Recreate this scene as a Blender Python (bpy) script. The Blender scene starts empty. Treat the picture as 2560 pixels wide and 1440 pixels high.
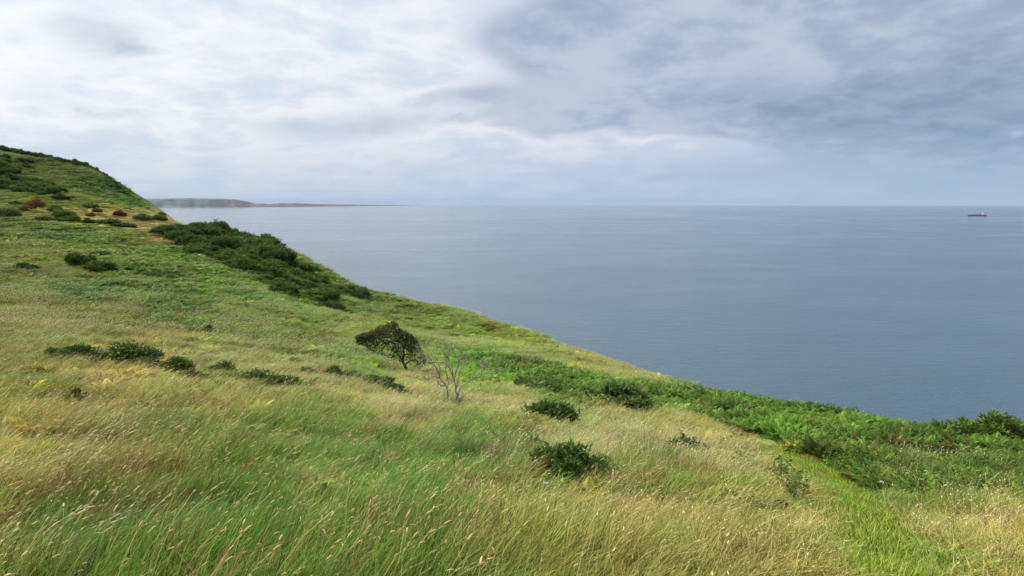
import bpy, math, random
import numpy as np
from mathutils import Vector

# ------------------------------------------------------------------ camera / view
F = 1862.0                      # focal length in photo pixels (2560 wide)
EZ = 75.0                       # eye height above the sea
PITCH = math.atan(216.0 / F)
CP, SP = math.cos(PITCH), math.sin(PITCH)
sc = bpy.context.scene
C = sc.collection
cam_d = bpy.data.cameras.new('camera'); cam = bpy.data.objects.new('camera', cam_d); C.objects.link(cam)
cam.location = (0, 0, EZ); cam.rotation_euler = (math.pi / 2 - PITCH, 0, 0)
cam_d.sensor_width = 36.0; cam_d.lens = 36.0 * F / 2560.0
cam_d.clip_start = 0.1; cam_d.clip_end = 200000.0
sc.camera = cam
sc.view_settings.view_transform = 'Standard'; sc.view_settings.look = 'None'
sc.view_settings.exposure = 0.0; sc.view_settings.gamma = 1.0
sc.render.engine = 'CYCLES'
sc.cycles.max_bounces = 4; sc.cycles.diffuse_bounces = 1; sc.cycles.glossy_bounces = 2
sc.cycles.transmission_bounces = 3; sc.cycles.volume_bounces = 0; sc.cycles.transparent_max_bounces = 4
sc.cycles.use_denoising = True
sc.cycles.use_adaptive_sampling = True; sc.cycles.adaptive_threshold = 0.025
sc.cycles.sample_clamp_indirect = 4.0

def ray(px, py):
    """world direction of a photo pixel, scaled to unit forward (y) distance"""
    xn = (np.asarray(px, float) - 1280.0) / F; yn = (720.0 - np.asarray(py, float)) / F
    dy = CP + yn * SP
    return xn / dy, (-SP + yn * CP) / dy
def pt(px, py, Y):
    a, b = ray(px, py); return np.array([a * Y, Y, EZ + b * Y])
def project(x, y, z):
    zz = z - EZ
    d = y * CP - zz * SP; u = y * SP + zz * CP
    d = np.where(d > 0.05, d, 0.05)
    return 1280.0 + F * x / d, 720.0 - F * u / d

# ------------------------------------------------------------------ sun
SUN = Vector((-0.56, 0.38, 0.74)).normalized()
sl = bpy.data.lights.new('sun', 'SUN'); so = bpy.data.objects.new('sun', sl); C.objects.link(so)
sl.energy = 4.8; sl.angle = math.radians(1.5); sl.color = (1.0, 0.955, 0.88)
so.rotation_euler = SUN.to_track_quat('Z', 'Y').to_euler()
so.location = (0, 0, 200)

# ------------------------------------------------------------------ node helpers
class NT:
    def __init__(s, tree):
        s.t = tree; s.n = tree.nodes; s.l = tree.links
    def put(s, sock, v):
        if isinstance(v, bpy.types.NodeSocket): s.l.new(v, sock)
        elif v is not None:
            try: sock.default_value = v
            except Exception: sock.default_value = (*v, 1.0)
    def math(s, op, a, b=None, c=None, clamp=False):
        n = s.n.new('ShaderNodeMath'); n.operation = op; n.use_clamp = clamp
        for i, v in enumerate((a, b, c)):
            if v is not None: s.put(n.inputs[i], v)
        return n.outputs[0]
    def add(s, a, b): return s.math('ADD', a, b)
    def mul(s, a, b): return s.math('MULTIPLY', a, b)
    def sub(s, a, b): return s.math('SUBTRACT', a, b)
    def mix(s, f, a, b, blend='MIX'):
        n = s.n.new('ShaderNodeMix'); n.data_type = 'RGBA'; n.blend_type = blend
        s.put(n.inputs[0], f)
        for i, v in ((6, a), (7, b)):
            if isinstance(v, bpy.types.NodeSocket): s.l.new(v, n.inputs[i])
            else: n.inputs[i].default_value = (*v[:3], 1.0)
        return n.outputs[2]
    def smooth(s, v, lo, hi):
        n = s.n.new('ShaderNodeMapRange'); n.interpolation_type = 'SMOOTHSTEP'
        s.put(n.inputs[0], v); n.inputs[1].default_value = lo; n.inputs[2].default_value = hi
        return n.outputs[0]
    def lin(s, v, lo, hi, a=0.0, b=1.0):
        n = s.n.new('ShaderNodeMapRange'); s.put(n.inputs[0], v)
        for i, q in zip((1, 2, 3, 4), (lo, hi, a, b)): n.inputs[i].default_value = q
        return n.outputs[0]
    def noise(s, vec, scale, detail=2.0, rough=0.5, dist=0.0, dims='3D'):
        n = s.n.new('ShaderNodeTexNoise'); n.noise_dimensions = dims
        if vec is not None: s.l.new(vec, n.inputs['Vector'])
        n.inputs['Scale'].default_value = scale; n.inputs['Detail'].default_value = detail
        n.inputs['Roughness'].default_value = rough; n.inputs['Distortion'].default_value = dist
        return n.outputs['Fac']
    def comb(s, x, y, z=0.0):
        n = s.n.new('ShaderNodeCombineXYZ')
        for i, v in enumerate((x, y, z)): s.put(n.inputs[i], v)
        return n.outputs[0]
    def sep(s, v):
        n = s.n.new('ShaderNodeSeparateXYZ'); s.l.new(v, n.inputs[0]); return n.outputs
    def mapping(s, v, scale=(1, 1, 1), rot=(0, 0, 0), loc=(0, 0, 0)):
        n = s.n.new('ShaderNodeMapping'); s.l.new(v, n.inputs[0])
        n.inputs['Scale'].default_value = scale; n.inputs['Rotation'].default_value = rot; n.inputs['Location'].default_value = loc
        return n.outputs[0]
    def attr(s, name, kind='GEOMETRY'):
        n = s.n.new('ShaderNodeAttribute'); n.attribute_type = kind; n.attribute_name = name; return n.outputs

def srgb(r, g, b, k=1.0):
    f = lambda c: ((c / 255.0 + 0.055) / 1.055) ** 2.4 if c > 10 else c / 255.0 / 12.92
    return (f(r) * k, f(g) * k, f(b) * k)

# ------------------------------------------------------------------ sky (world)
w = bpy.data.worlds.new('World'); sc.world = w; w.use_nodes = True
T = NT(w.node_tree)
for n in list(T.n): T.n.remove(n)
tc = T.n.new('ShaderNodeTexCoord').outputs['Generated']
dx, dy, dz = T.sep(tc)
az = T.math('ARCTAN2', dx, dy)
el = T.math('ARCSINE', dz)
zc = T.add(T.math('MAXIMUM', dz, 0.0), 0.22)
cpl = T.comb(T.math('DIVIDE', dx, zc), T.math('DIVIDE', dy, zc), 0.0)
sky = T.n.new('ShaderNodeTexSky'); sky.sky_type = 'NISHITA'; sky.sun_disc = False
sky.sun_elevation = math.asin(SUN.z); sky.sun_rotation = math.atan2(SUN.x, SUN.y)
sky.altitude = 75; sky.air_density = 1.0; sky.dust_density = 1.5; sky.ozone_density = 1.0
nA = T.noise(T.mapping(cpl, scale=(1.0, 1.0, 1), loc=(3.1, 1.7, 0)), 1.0, 5.0, 0.52, 0.2)
nB = T.noise(T.mapping(cpl, scale=(2.6, 2.4, 1), loc=(9.3, 4.2, 0)), 1.0, 6.0, 0.56, 0.3)
nW = T.noise(tc, 3.0, 3.0, 0.5)
nW2 = T.noise(T.mapping(tc, loc=(5, 8, 2)), 5.0, 4.0, 0.55)
azw = T.add(az, T.mul(T.sub(nW, 0.5), 0.16)); elw = T.add(el, T.mul(T.sub(nW2, 0.5), 0.07))
def skyblob(px, py, rx, ry, wgt, tilt=0.0):
    a, b = ray(px, py); a0 = math.atan(float(a)); e0 = math.atan(float(b) / math.sqrt(1 + float(a) ** 2))
    sa, se = rx / F, ry / F
    u = T.sub(azw, a0); v = T.sub(elw, e0)
    c, s_ = math.cos(tilt), math.sin(tilt)
    p = T.mul(T.add(T.mul(u, c), T.mul(v, s_)), 1.0 / sa); q = T.mul(T.sub(T.mul(v, c), T.mul(u, s_)), 1.0 / se)
    return T.mul(T.math('EXPONENT', T.mul(T.add(T.mul(p, p), T.mul(q, q)), -1.0)), wgt)
dark = None
for a in [(2150, 20, 760, 230, 1.35), (2500, -420, 800, 420, 0.9), (2080, 270, 540, 72, 0.95, -0.03), (2560, 200, 300, 170, 0.55), (1400, 95, 230, 62, 0.6), (1300, 330, 420, 50, -0.25),
          (1500, 300, 260, 28, 0.42), (880, 305, 250, 48, 0.5, 0.05), (320, 80, 230, 80, 0.5), (1500, 372, 280, 14, -0.4), (140, 235, 150, 45, 0.3),
          (1150, 230, 160, 25, 0.35), (380, 290, 110, 22, 0.3), (590, 195, 60, 10, 0.3), (1300, 400, 1500, 60, 0.12),
          (2100, 430, 500, 45, 0.25), (1550, 225, 190, 40, -0.25), (2530, 300, 60, 28, -0.9), (900, 150, 330, 70, -0.3), (1640, 155, 60, 18, -0.4)]:
    b = skyblob(*a); dark = b if dark is None else T.add(dark, b)
nC = T.noise(T.mapping(cpl, scale=(7.0, 6.0, 1), loc=(2.3, 7.7, 0)), 1.0, 4.0, 0.6, 0.2)
nz = T.add(T.add(T.mul(T.sub(nA, 0.5), 1.0), T.mul(T.sub(nB, 0.5), .95)), T.mul(T.sub(nC, 0.5), 0.5))
dsum = T.add(dark, nz)
dmask = T.smooth(dsum, 0.27, 0.72)
# bright cloud deck: lavender white to cream, with finer relief
relief = T.smooth(T.add(T.add(nB, T.mul(T.sub(nC, 0.5), 0.5)), T.mul(T.sub(nA, 0.5), 0.5)), 0.30, 0.66)
white = T.mix(relief, (0.59, 0.66, 0.785), (0.80, 0.815, 0.885))
warm = T.smooth(az, 0.15, -0.75)
white = T.mix(T.mul(warm, 0.5), white, T.mix(relief, (0.61, 0.68, 0.735), (0.83, 0.85, 0.835)))
dcol = T.mix(T.smooth(T.add(T.add(nB, T.mul(T.sub(nC, .5), .6)), T.mul(T.sub(nA, .5), .6)), 0.3, 0.68), (0.345, 0.43, 0.57), (0.525, 0.60, 0.715))
sd = T.n.new('ShaderNodeVectorMath'); sd.operation = 'DOT_PRODUCT'; T.l.new(tc, sd.inputs[0]); sd.inputs[1].default_value = tuple(SUN)
glow = T.math('EXPONENT', T.mul(T.sub(sd.outputs['Value'], 1.0), 5.0))
gw = T.n.new('ShaderNodeVectorMath'); gw.operation = 'SCALE'; T.l.new(white, gw.inputs[0]); T.l.new(T.add(1.0, T.mul(glow, .8)), gw.inputs['Scale'])
deep = T.mul(T.smooth(T.add(T.add(skyblob(2260, 265, 520, 75, 1.0, -.05), skyblob(2600, 150, 260, 160, .6)), T.mul(T.sub(nB, .5), .8)), .1, .95), .7)
dcol = T.mix(deep, dcol, T.mix(T.smooth(nC, .35, .65), (0.20, 0.29, 0.445), (0.265, 0.36, 0.52)))
cloud = T.mix(dmask, gw.outputs[0], dcol)
# far, low air towards the horizon: bluer and even
low = T.smooth(el, 0.11, 0.0)
hcol = T.mix(T.smooth(az, -0.65, 0.65), (0.52, 0.64, 0.765), (0.30, 0.445, 0.64))
cloud = T.mix(T.mul(low, 0.72), cloud, hcol)
blue = T.n.new('ShaderNodeMix'); blue.data_type = 'RGBA'; blue.blend_type = 'MULTIPLY'; blue.inputs[0].default_value = 1.0
T.l.new(sky.outputs[0], blue.inputs[6]); blue.inputs[7].default_value = (0.10, 0.10, 0.10, 1)
gap = T.mul(T.smooth(nB, 0.58, 0.80), T.sub(1.0, dmask))
fin = T.mix(T.mul(gap, 0.35), cloud, blue.outputs[2])
bg = T.n.new('ShaderNodeBackground'); T.l.new(fin, bg.inputs[0]); bg.inputs[1].default_value = 1.0
wo = T.n.new('ShaderNodeOutputWorld'); T.l.new(bg.outputs[0], wo.inputs[0])
w.cycles.sampling_method = 'MANUAL'; w.cycles.sample_map_resolution = 512

# ------------------------------------------------------------------ small utilities
rng = np.random.default_rng(7)
def vnoise(x, y, seed=0):
    x = np.asarray(x, float); y = np.asarray(y, float)
    xi = np.floor(x).astype(np.int64); yi = np.floor(y).astype(np.int64); fx = x - xi; fy = y - yi
    fx = fx * fx * (3 - 2 * fx); fy = fy * fy * (3 - 2 * fy)
    def h(a, b):
        n = (a * 374761393 + b * 668265263 + seed * 1442695041) & 0x7fffffff
        n = ((n ^ (n >> 13)) * 1274126177) & 0x7fffffff
        return ((n ^ (n >> 16)) & 0xffff) / 65535.0
    return (h(xi, yi) * (1 - fx) + h(xi + 1, yi) * fx) * (1 - fy) + (h(xi, yi + 1) * (1 - fx) + h(xi + 1, yi + 1) * fx) * fy
def fbm(x, y, seed=0, oct=4):
    s = 0; a = 0.5; t = 0
    for i in range(oct):
        s = s + a * vnoise(x * 2 ** i, y * 2 ** i, seed + i * 17); t += a; a *= 0.5
    return s / t - 0.5

def mesh_obj(name, verts, faces, mat=None, parent=None, attrs=None, smooth=False, link=True):
    """verts (n,3); faces: list of index arrays, each (k, 3) or (k, 4)"""
    me = bpy.data.meshes.new(name)
    verts = np.asarray(verts, np.float32)
    if not isinstance(faces, (list, tuple)): faces = [faces]
    faces = [np.asarray(f, np.int32) for f in faces if len(f)]
    me.vertices.add(len(verts)); me.vertices.foreach_set('co', verts.ravel())
    if faces:
        loops = np.concatenate([f.ravel() for f in faces])
        tot = np.concatenate([np.full(len(f), f.shape[1], np.int32) for f in faces])
        me.loops.add(len(loops)); me.loops.foreach_set('vertex_index', loops)
        me.polygons.add(len(tot))
        me.polygons.foreach_set('loop_start', (np.cumsum(tot) - tot).astype(np.int32)); me.polygons.foreach_set('loop_total', tot)
        if smooth: me.polygons.foreach_set('use_smooth', np.ones(len(tot), bool))
    for k, v in (attrs or {}).items():
        v = np.asarray(v, np.float32)
        if v.ndim == 1: at = me.attributes.new(k, 'FLOAT', 'POINT'); at.data.foreach_set('value', v)
        elif v.shape[1] == 4: at = me.attributes.new(k, 'FLOAT_COLOR', 'POINT'); at.data.foreach_set('color', v.ravel())
        else: at = me.attributes.new(k, 'FLOAT_VECTOR', 'POINT'); at.data.foreach_set('vector', v.ravel())
    me.update(calc_edges=True); me.validate()
    if mat: me.materials.append(mat)
    o = bpy.data.objects.new(name, me)
    if link: C.objects.link(o)
    if parent: o.parent = parent
    return o
def tag(o, label=None, cat=None, group=None, kind=None):
    for k, v in (('label', label), ('category', cat), ('group', group), ('kind', kind)):
        if v: o[k] = v
    return o
def empty(name, loc, rz=0.0, s=1.0):
    o = bpy.data.objects.new(name, None); C.objects.link(o); o.location = loc; o.rotation_euler = (0, 0, rz)
    o.scale = (s, s, s) if np.isscalar(s) else s
    o.empty_display_size = 0.2
    return o
class MB:
    """collects verts/faces with attributes"""
    def __init__(s): s.v = []; s.f3 = []; s.f4 = []; s.a = {}; s.n = 0
    def add(s, v, f3=None, f4=None, **attrs):
        v = np.asarray(v, float)
        if f3 is not None and len(f3): s.f3.append(np.asarray(f3) + s.n)
        if f4 is not None and len(f4): s.f4.append(np.asarray(f4) + s.n)
        for k, q in attrs.items(): s.a.setdefault(k, []).append(np.broadcast_to(np.asarray(q, float), (len(v),)))
        s.v.append(v); s.n += len(v)
    def build(s, name, mat=None, parent=None, smooth=False, link=True):
        fs = []
        if s.f4: fs.append(np.concatenate(s.f4))
        if s.f3: fs.append(np.concatenate(s.f3))
        return mesh_obj(name, np.concatenate(s.v), fs, mat, parent, {k: np.concatenate(q) for k, q in s.a.items()}, smooth, link)
    def tube(s, pts, rad, sides=5, **attrs):
        pts = np.asarray(pts, float); n = len(pts); rad = np.broadcast_to(np.asarray(rad, float), (n,))
        tan = np.gradient(pts, axis=0); tan /= np.linalg.norm(tan, axis=1, keepdims=True) + 1e-9
        ref = np.array([0.31, 0.87, 0.38]); a = np.cross(tan, ref); a /= np.linalg.norm(a, axis=1, keepdims=True) + 1e-9
        b = np.cross(tan, a); th = np.arange(sides) * 2 * math.pi / sides
        v = pts[:, None] + rad[:, None, None] * (np.cos(th)[None, :, None] * a[:, None] + np.sin(th)[None, :, None] * b[:, None])
        i = np.arange(n - 1)[:, None] * sides; j = np.arange(sides)[None]; k = (j + 1) % sides
        f = np.stack([i + j, i + k, i + sides + k, i + sides + j], -1).reshape(-1, 4)
        s.add(v.reshape(-1, 3), f4=f, **attrs)

# ------------------------------------------------------------------ terrain
CTRL = []   # (px, py, forward distance, vegetation height above the soil)
for y, row in {
    1440: [(-500, 3.2), (0, 3.0), (640, 3.1), (1280, 3.3), (1920, 3.8), (2560, 4.6), (3100, 5.2)],
    1250: [(-500, 4.8), (0, 5.2), (640, 5.8), (1280, 7.0), (1920, 8.5), (2560, 9.5), (3100, 10)],
    1100: [(-500, 7.5), (0, 8.5), (640, 11), (1280, 15)],
    1000: [(-400, 13), (0, 14), (640, 19), (1018, 25)],
    900: [(-400, 22), (0, 24), (640, 34), (820, 38)],
    800: [(-400, 36), (0, 40), (640, 58), (820, 66)],
    720: [(-400, 50), (0, 56), (640, 82)],
    650: [(-400, 68), (0, 75), (640, 100)]}.items():
    for px, Y in row: CTRL.append((px, y, Y, 0.35 if Y < 60 else 0.2))
CTRL += [(2200, 1440, 4.3, 0.06), (2210, 1330, 6.4, 0.06), (2080, 1215, 10.5, 0.06), (1960, 1140, 15.5, 0.06), (1895, 1098, 19.5, 0.06),
         (1700, 1100, 17, .4), (2300, 1130, 16, .8), (2560, 1150, 14.5, .8), (3000, 1180, 13.5, .8),
         (1140, 1015, 28, 0.1), (1018, 930, 44, 0.2), (1018, 850, 70, 0.3), (1280, 1000, 28, .4), (1280, 940, 42, .7), (1280, 880, 62, .4),
         (1500, 1010, 28, .8), (1700, 1040, 26, .8), (1900, 1080, 23, .8), (2200, 1100, 20, .8), (2200, 1200, 11.5, .7),
         (-400, 590, 88, 0.3), (0, 590, 95, 0.3), (-400, 520, 120, .3), (0, 540, 120, .3), (0, 480, 150, .3), (-400, 440, 160, .3), (0, 420, 180, .3), (-400, 330, 210, .3),
         (250, 700, 70, .4), (250, 620, 95, .3), (250, 560, 118, .3), (250, 530, 135, .2), (250, 490, 165, .3), (130, 450, 180, .3),
         (370, 560, 120, .3), (500, 600, 112, .3), (820, 740, 88, .4)]
EDGE = [(3300, 1110, 21, .8), (2800, 1085, 22.5, .8), (2560, 1062, 25, .8), (2200, 1027, 31, .8), (1900, 1003, 38, .7), (1700, 967, 46, .5), (1500, 906, 62, .4), (1280, 838, 85, .4),
        (1018, 776, 100, .4), (900, 724, 105, .7), (820, 688, 106, .9), (700, 618, 112, .9), (600, 584, 118, .9), (500, 560, 128, .8), (370, 538, 142, .5)]
HILL = [(330, 497, 193, .5), (270, 447, 198, .5), (200, 410, 203, .6), (100, 387, 208, .6), (0, 368, 215, .6), (-400, 300, 235, .6)]
cp = [pt(a, b, Y) - np.array([0, 0, h]) for a, b, Y, h in CTRL + EDGE + HILL]
edge_xy = np.array([pt(a, b, Y)[:2] for a, b, Y, h in EDGE])
cp += [np.array(q) for q in [(0, 0, EZ - 1.78), (-6, -1, EZ - 0.6), (6, -1, EZ - 2.9), (0, -12, EZ - .5), (-30, -12, EZ + 5), (14, -10, EZ - 5), (-60, 10, EZ + 10),
                             (-120, 60, EZ + 16), (-60, -60, EZ + 10), (-190, 130, EZ + 30), (-230, 220, EZ + 32), (-40, -120, EZ + 4), (20, -40, EZ - 6)]]
cp += [np.array([x + 33, y + 22, z - 5]) for (x, y, z) in [pt(a, b, Y) for a, b, Y, h in EDGE[1::2]]]
cp = np.array(cp)
def tps_fit(P, z, lam=1e-3):
    n = len(P); d = np.linalg.norm(P[:, None] - P[None], axis=-1); K = np.where(d > 0, d * d * np.log(d + 1e-12), 0)
    A = np.zeros((n + 3, n + 3)); A[:n, :n] = K + lam * np.eye(n); A[:n, n] = 1; A[:n, n + 1:] = P; A[n, :n] = 1; A[n + 1:, :n] = P.T
    return np.linalg.solve(A, np.concatenate([z, np.zeros(3)]))
# a warp that evens out near and far spacing keeps the spline well behaved
def warp(x, y):
    r = np.sqrt(x * x + y * y) + 1e-6; s = np.log1p(r / 6.0) * 10.0 / r
    return np.stack([x * s, y * s], -1)
TW = tps_fit(warp(cp[:, 0], cp[:, 1]), cp[:, 2] - EZ + 0.06 * np.hypot(cp[:, 0], cp[:, 1]), 2.0)
CW = warp(cp[:, 0], cp[:, 1])
outline = np.array([(60, -60), (30, -5), (22, 8)] + [tuple(e) for e in edge_xy] + [(-84, 160), (-93, 176), (-100, 189), (-112, 204), (-150, 219), (-230, 245), (-400, 290)], float)
def cliff_s(x, y):
    """signed distance beyond the edge of the slope, positive on the sea side"""
    best = np.full(x.shape, 1e9); sg = np.zeros(x.shape)
    for (ax, ay), (bx, by) in zip(outline[:-1], outline[1:]):
        ex, ey = bx - ax, by - ay; L = ex * ex + ey * ey
        t = np.clip(((x - ax) * ex + (y - ay) * ey) / L, 0, 1)
        qx, qy = x - ax - t * ex, y - ay - t * ey; d = np.hypot(qx, qy)
        m = d < best; best = np.where(m, d, best); sg = np.where(m, np.where(ex * qy - ey * qx < 0, 1.0, -1.0), sg)
    return best * sg
def height(x, y):
    x = np.asarray(x, float); y = np.asarray(y, float); shp = x.shape; x = x.ravel(); y = y.ravel()
    out = np.empty(len(x))
    for i in range(0, len(x), 20000):
        xs, ys = x[i:i + 20000], y[i:i + 20000]
        W = warp(xs, ys); d2 = ((W[:, None] - CW[None]) ** 2).sum(-1); K = 0.5 * d2 * np.log(d2 + 1e-12)
        z = K @ TW[:len(CW)] + TW[len(CW)] + W @ TW[len(CW) + 1:] - 0.06 * np.hypot(xs, ys)
        s = cliff_s(xs, ys); r = np.hypot(xs, ys)
        sp = np.clip(s - 0.0, 0, None)
        z -= np.where(sp < 20, 0.024 * sp ** 2, 9.6 + 0.96 * (sp - 20))
        z += fbm(xs / 3.0, ys / 3.0, 3, 3) * 0.35 * np.clip(r / 12, .25, 1) + fbm(xs / 14.0, ys / 14.0, 9, 3) * 1.3 * np.clip((r - 12) / 60, 0, 1)
        z += np.clip(sp / 25, 0, 1) * fbm(xs / 11.0, ys / 11.0, 21, 4) * 8
        out[i:i + 20000] = np.clip(EZ + z, -6.0, 140.0)
    return out.reshape(shp)
def hit(px, py, lo=2.0, hi=330.0):
    """where the line of sight through a photo pixel meets the slope"""
    Y = np.exp(np.linspace(math.log(lo), math.log(hi), 700)); a, b = ray(px, py)
    z = height(a * Y, Y); below = (EZ + b * Y) <= z
    i = int(np.argmax(below)) if below.any() else None
    if i is None:
        gap = (EZ + b * Y) - z; i = int(np.argmin(gap / Y))
    return np.array([a * Y[i], Y[i], z[i]])

def zone_noise(x, y): return fbm(x / 2.2, y / 2.2, 31, 3), fbm(x / 7.0, y / 7.0, 47, 3)
# what grows where, read off the place: pixel of the photo -> leaf colour, dryness, bracken share, height of the growth
Z = np.array([
 (30,390,80,95,45,.1,.5,.5),(150,430,95,110,50,.1,.4,.5),(250,470,70,112,42,0,.9,.6),(330,510,65,115,45,0,.95,.6),(60,495,125,145,50,.3,.2,.3),
 (170,505,130,135,60,.4,.1,.25),(200,528,188,168,105,.7,0,.12),(300,537,205,178,128,.8,0,.08),(410,560,180,150,108,.6,0,.12),(432,585,185,145,105,.5,0,.1),(0,560,90,115,45,.1,.5,.5),
 (150,590,95,130,50,.1,.7,.5),(300,600,110,135,55,.2,.5,.5),(420,640,105,145,55,.1,.6,.5),(60,630,125,135,55,.3,.2,.4),(180,675,125,130,50,.3,.1,.4),
 (350,700,95,125,55,.1,.7,.5),(200,720,85,115,60,0,.9,.6),(400,760,85,120,55,0,.9,.6),(0,700,110,120,60,.3,.4,.5),(60,780,135,135,75,.6,.2,.5),
 (300,790,125,130,70,.5,.3,.5),(600,720,105,142,55,.1,.7,.5),(750,780,110,142,55,.1,.6,.5),(560,795,130,140,65,.4,.2,.5),(900,780,100,125,55,.2,.5,.5),
 (850,820,135,150,60,.4,.2,.45),(450,805,90,120,55,.1,.8,.5),(100,840,150,140,80,.8,0,.5),(400,850,158,146,86,.85,0,.5),(700,850,115,130,65,.4,.5,.5),
 (650,900,152,145,80,.8,.05,.5),(900,890,105,130,60,.3,.5,.5),(1150,830,125,147,60,.4,.35,.4),(1300,870,130,147,60,.4,.3,.4),(1450,930,142,142,72,.5,.2,.4),
 (1600,958,150,140,85,.7,.1,.4),(1250,930,90,142,45,0,1,.7),(1180,905,90,142,45,0,1,.7),(1400,970,75,127,40,0,1,.8),(1700,1000,70,122,40,0,1,.8),(2000,1050,70,122,40,0,1,.8),(2400,1100,70,118,40,0,1,.8),
 (2300,1160,120,130,75,.45,.25,.6),(2100,1170,95,115,55,.2,.4,.5),(2400,1210,85,112,50,.1,.6,.6),(1020,965,165,150,85,.9,0,.5),(1250,1000,160,150,90,.9,0,.55),
 (1000,1030,160,150,100,.9,0,.55),(800,965,160,150,95,.85,.05,.55),(300,960,172,150,82,.85,0,.55),(100,930,140,130,65,.7,.05,.5),(100,1000,125,120,50,.5,.1,.55),
 (500,1030,150,145,80,.7,0,.6),(200,1060,150,135,80,.7,0,.6),(800,1080,120,140,65,.5,0,.6),(400,1100,110,130,55,.5,0,.6),(60,1150,172,152,80,.7,0,.55),
 (250,1180,140,115,55,.5,0,.55),(600,1150,110,125,55,.45,0,.6),(900,1150,100,124,56,.3,0,.6),(1150,1100,96,120,56,.3,0,.6),(1500,1080,155,145,90,.8,0,.55),
 (1700,1060,160,150,95,.85,0,.55),(1800,1130,150,140,85,.8,0,.35),(1650,1200,120,130,65,.5,0,.55),(1900,1200,150,140,80,.8,0,.28),(200,1350,72,108,36,.2,0,.6),
 (600,1350,76,112,40,.25,0,.6),(1000,1300,90,130,55,.3,0,.6),(1000,1400,100,120,50,.5,0,.6),(1300,1350,130,130,60,.7,0,.55),(1600,1380,135,130,65,.75,0,.5),
 (1900,1400,125,115,60,.7,0,.32),(2000,1300,150,140,75,.8,0,.26),(2480,1320,168,146,80,.9,0,.2),(2400,1420,140,135,70,.6,0,.18),(2560,1230,100,118,55,.2,.5,.5)], float)
Z[:, 5] *= np.where(Z[:, 1] > 600, .88, 1.0)
ZC = np.stack([((Z[:, i] / 255 + .055) / 1.055) ** 2.4 for i in (2, 3, 4)], -1)
ZC = (ZC * 1.0 + ZC.mean(1, keepdims=True) * .0) * np.array([1.0, 1.02, .80])
PATH = np.array([(1890, 1098, 30), (1917, 1120, 40), (1955, 1146, 50), (2010, 1182, 62), (2064, 1220, 72), (2114, 1262, 80), (2162, 1309, 92), (2198, 1354, 106), (2218, 1404, 122), (2228, 1476, 150)], float)
BELT = [(1165, 900), (1230, 893), (1330, 903), (1450, 940), (1560, 962), (1700, 962), (1880, 990), (2200, 1010), (2420, 1040), (2560, 1050), (2700, 1060), (2700, 1215), (2560, 1185), (2420, 1155), (2300, 1136), (2150, 1128), (2020, 1126), (1935, 1105), (1850, 1085), (1780, 1062), (1640, 1032), (1480, 1018), (1380, 1012), (1320, 990), (1260, 955), (1200, 930)]
def zones(x, y, z):
    px, py = project(x, y, z)
    n1, n2 = zone_noise(x, y)
    qx = np.clip(px + n1 * 120 + n2 * 60, -60, 2620); qy = np.clip(py + (n2 * 50 + n1 * 30) * np.clip((py - 480) / 400, .15, 1), 355, 1460)
    num = 0; den = 0; ob = np.zeros((len(x), 6))
    for i in range(0, len(x), 20000):
        s_ = slice(i, i + 20000)
        # rows are foreshortened: a pixel up is worth more than a pixel across
        sy = np.interp(qy[s_], [400, 700, 1000, 1440], [4.0, 2.6, 1.8, 1.0])
        d2 = (qx[s_, None] - Z[None, :, 0]) ** 2 + ((qy[s_, None] - Z[None, :, 1]) * sy[:, None]) ** 2
        wt = 1.0 / (d2 + 900.0) ** 2
        wt /= wt.sum(1, keepdims=True)
        ob[s_, :3] = wt @ ZC; ob[s_, 3:] = wt @ Z[:, 5:8]
    pw = np.interp(py, PATH[:, 1], PATH[:, 2]); pc = np.interp(py, PATH[:, 1], PATH[:, 0])
    path = np.where((py > 1092), np.clip(1.25 - np.abs(px - pc + n1 * 30) / pw, 0, 1), 0.0)
    pd = np.where(py > 1085, np.abs(px - pc) / pw, 9.0)
    belt = np.zeros(len(x), bool); bx_, by_ = px + n1 * 40, py + n1 * 22
    for (xa, ya), (xb, yb) in zip(BELT, BELT[1:] + BELT[:1]):
        if ya != yb: belt ^= ((ya > by_) != (yb > by_)) & (bx_ < (xb - xa) * (by_ - ya) / (yb - ya) + xa)
    ob[belt, 4] = 1.3; ob[belt, 3] = 0; ob[belt, :3] = np.array(srgb(84, 112, 48)) * (1 + .5 * n2[belt, None])
    return dict(belt=belt, pd=pd, px=px, py=py, tint=ob[:, :3], dry=np.clip(ob[:, 3] + n1 * .5 + n2 * .4, 0, 1), br=np.clip(ob[:, 4] + n1 * .9 + n2 * .6, 0, 1), h=ob[:, 5], path=path, n1=n1, n2=n2)

# ------------------------------------------------------------------ materials
def mat(name):
    m = bpy.data.materials.new(name); m.use_nodes = True; t = NT(m.node_tree)
    for n in list(t.n): t.n.remove(n)
    o = t.n.new('ShaderNodeOutputMaterial'); return m, t, o
def leaf_bsdf(t, o, col, trans=0.3, rough=0.55, spec=0.25, normal=None):
    p = t.n.new('ShaderNodeBsdfPrincipled'); t.put(p.inputs['Base Color'], col); p.inputs['Roughness'].default_value = rough
    p.inputs['Specular IOR Level'].default_value = spec
    tr = t.n.new('ShaderNodeBsdfTranslucent'); t.put(tr.inputs[0], col)
    mx = t.n.new('ShaderNodeMixShader'); mx.inputs[0].default_value = trans
    t.l.new(p.outputs[0], mx.inputs[1]); t.l.new(tr.outputs[0], mx.inputs[2]); t.l.new(mx.outputs[0], o.inputs[0])
def scale_col(t, col, fac):
    n = t.n.new('ShaderNodeVectorMath'); n.operation = 'SCALE'; t.put(n.inputs[0], col); t.put(n.inputs['Scale'], fac); return n.outputs[0]
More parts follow.
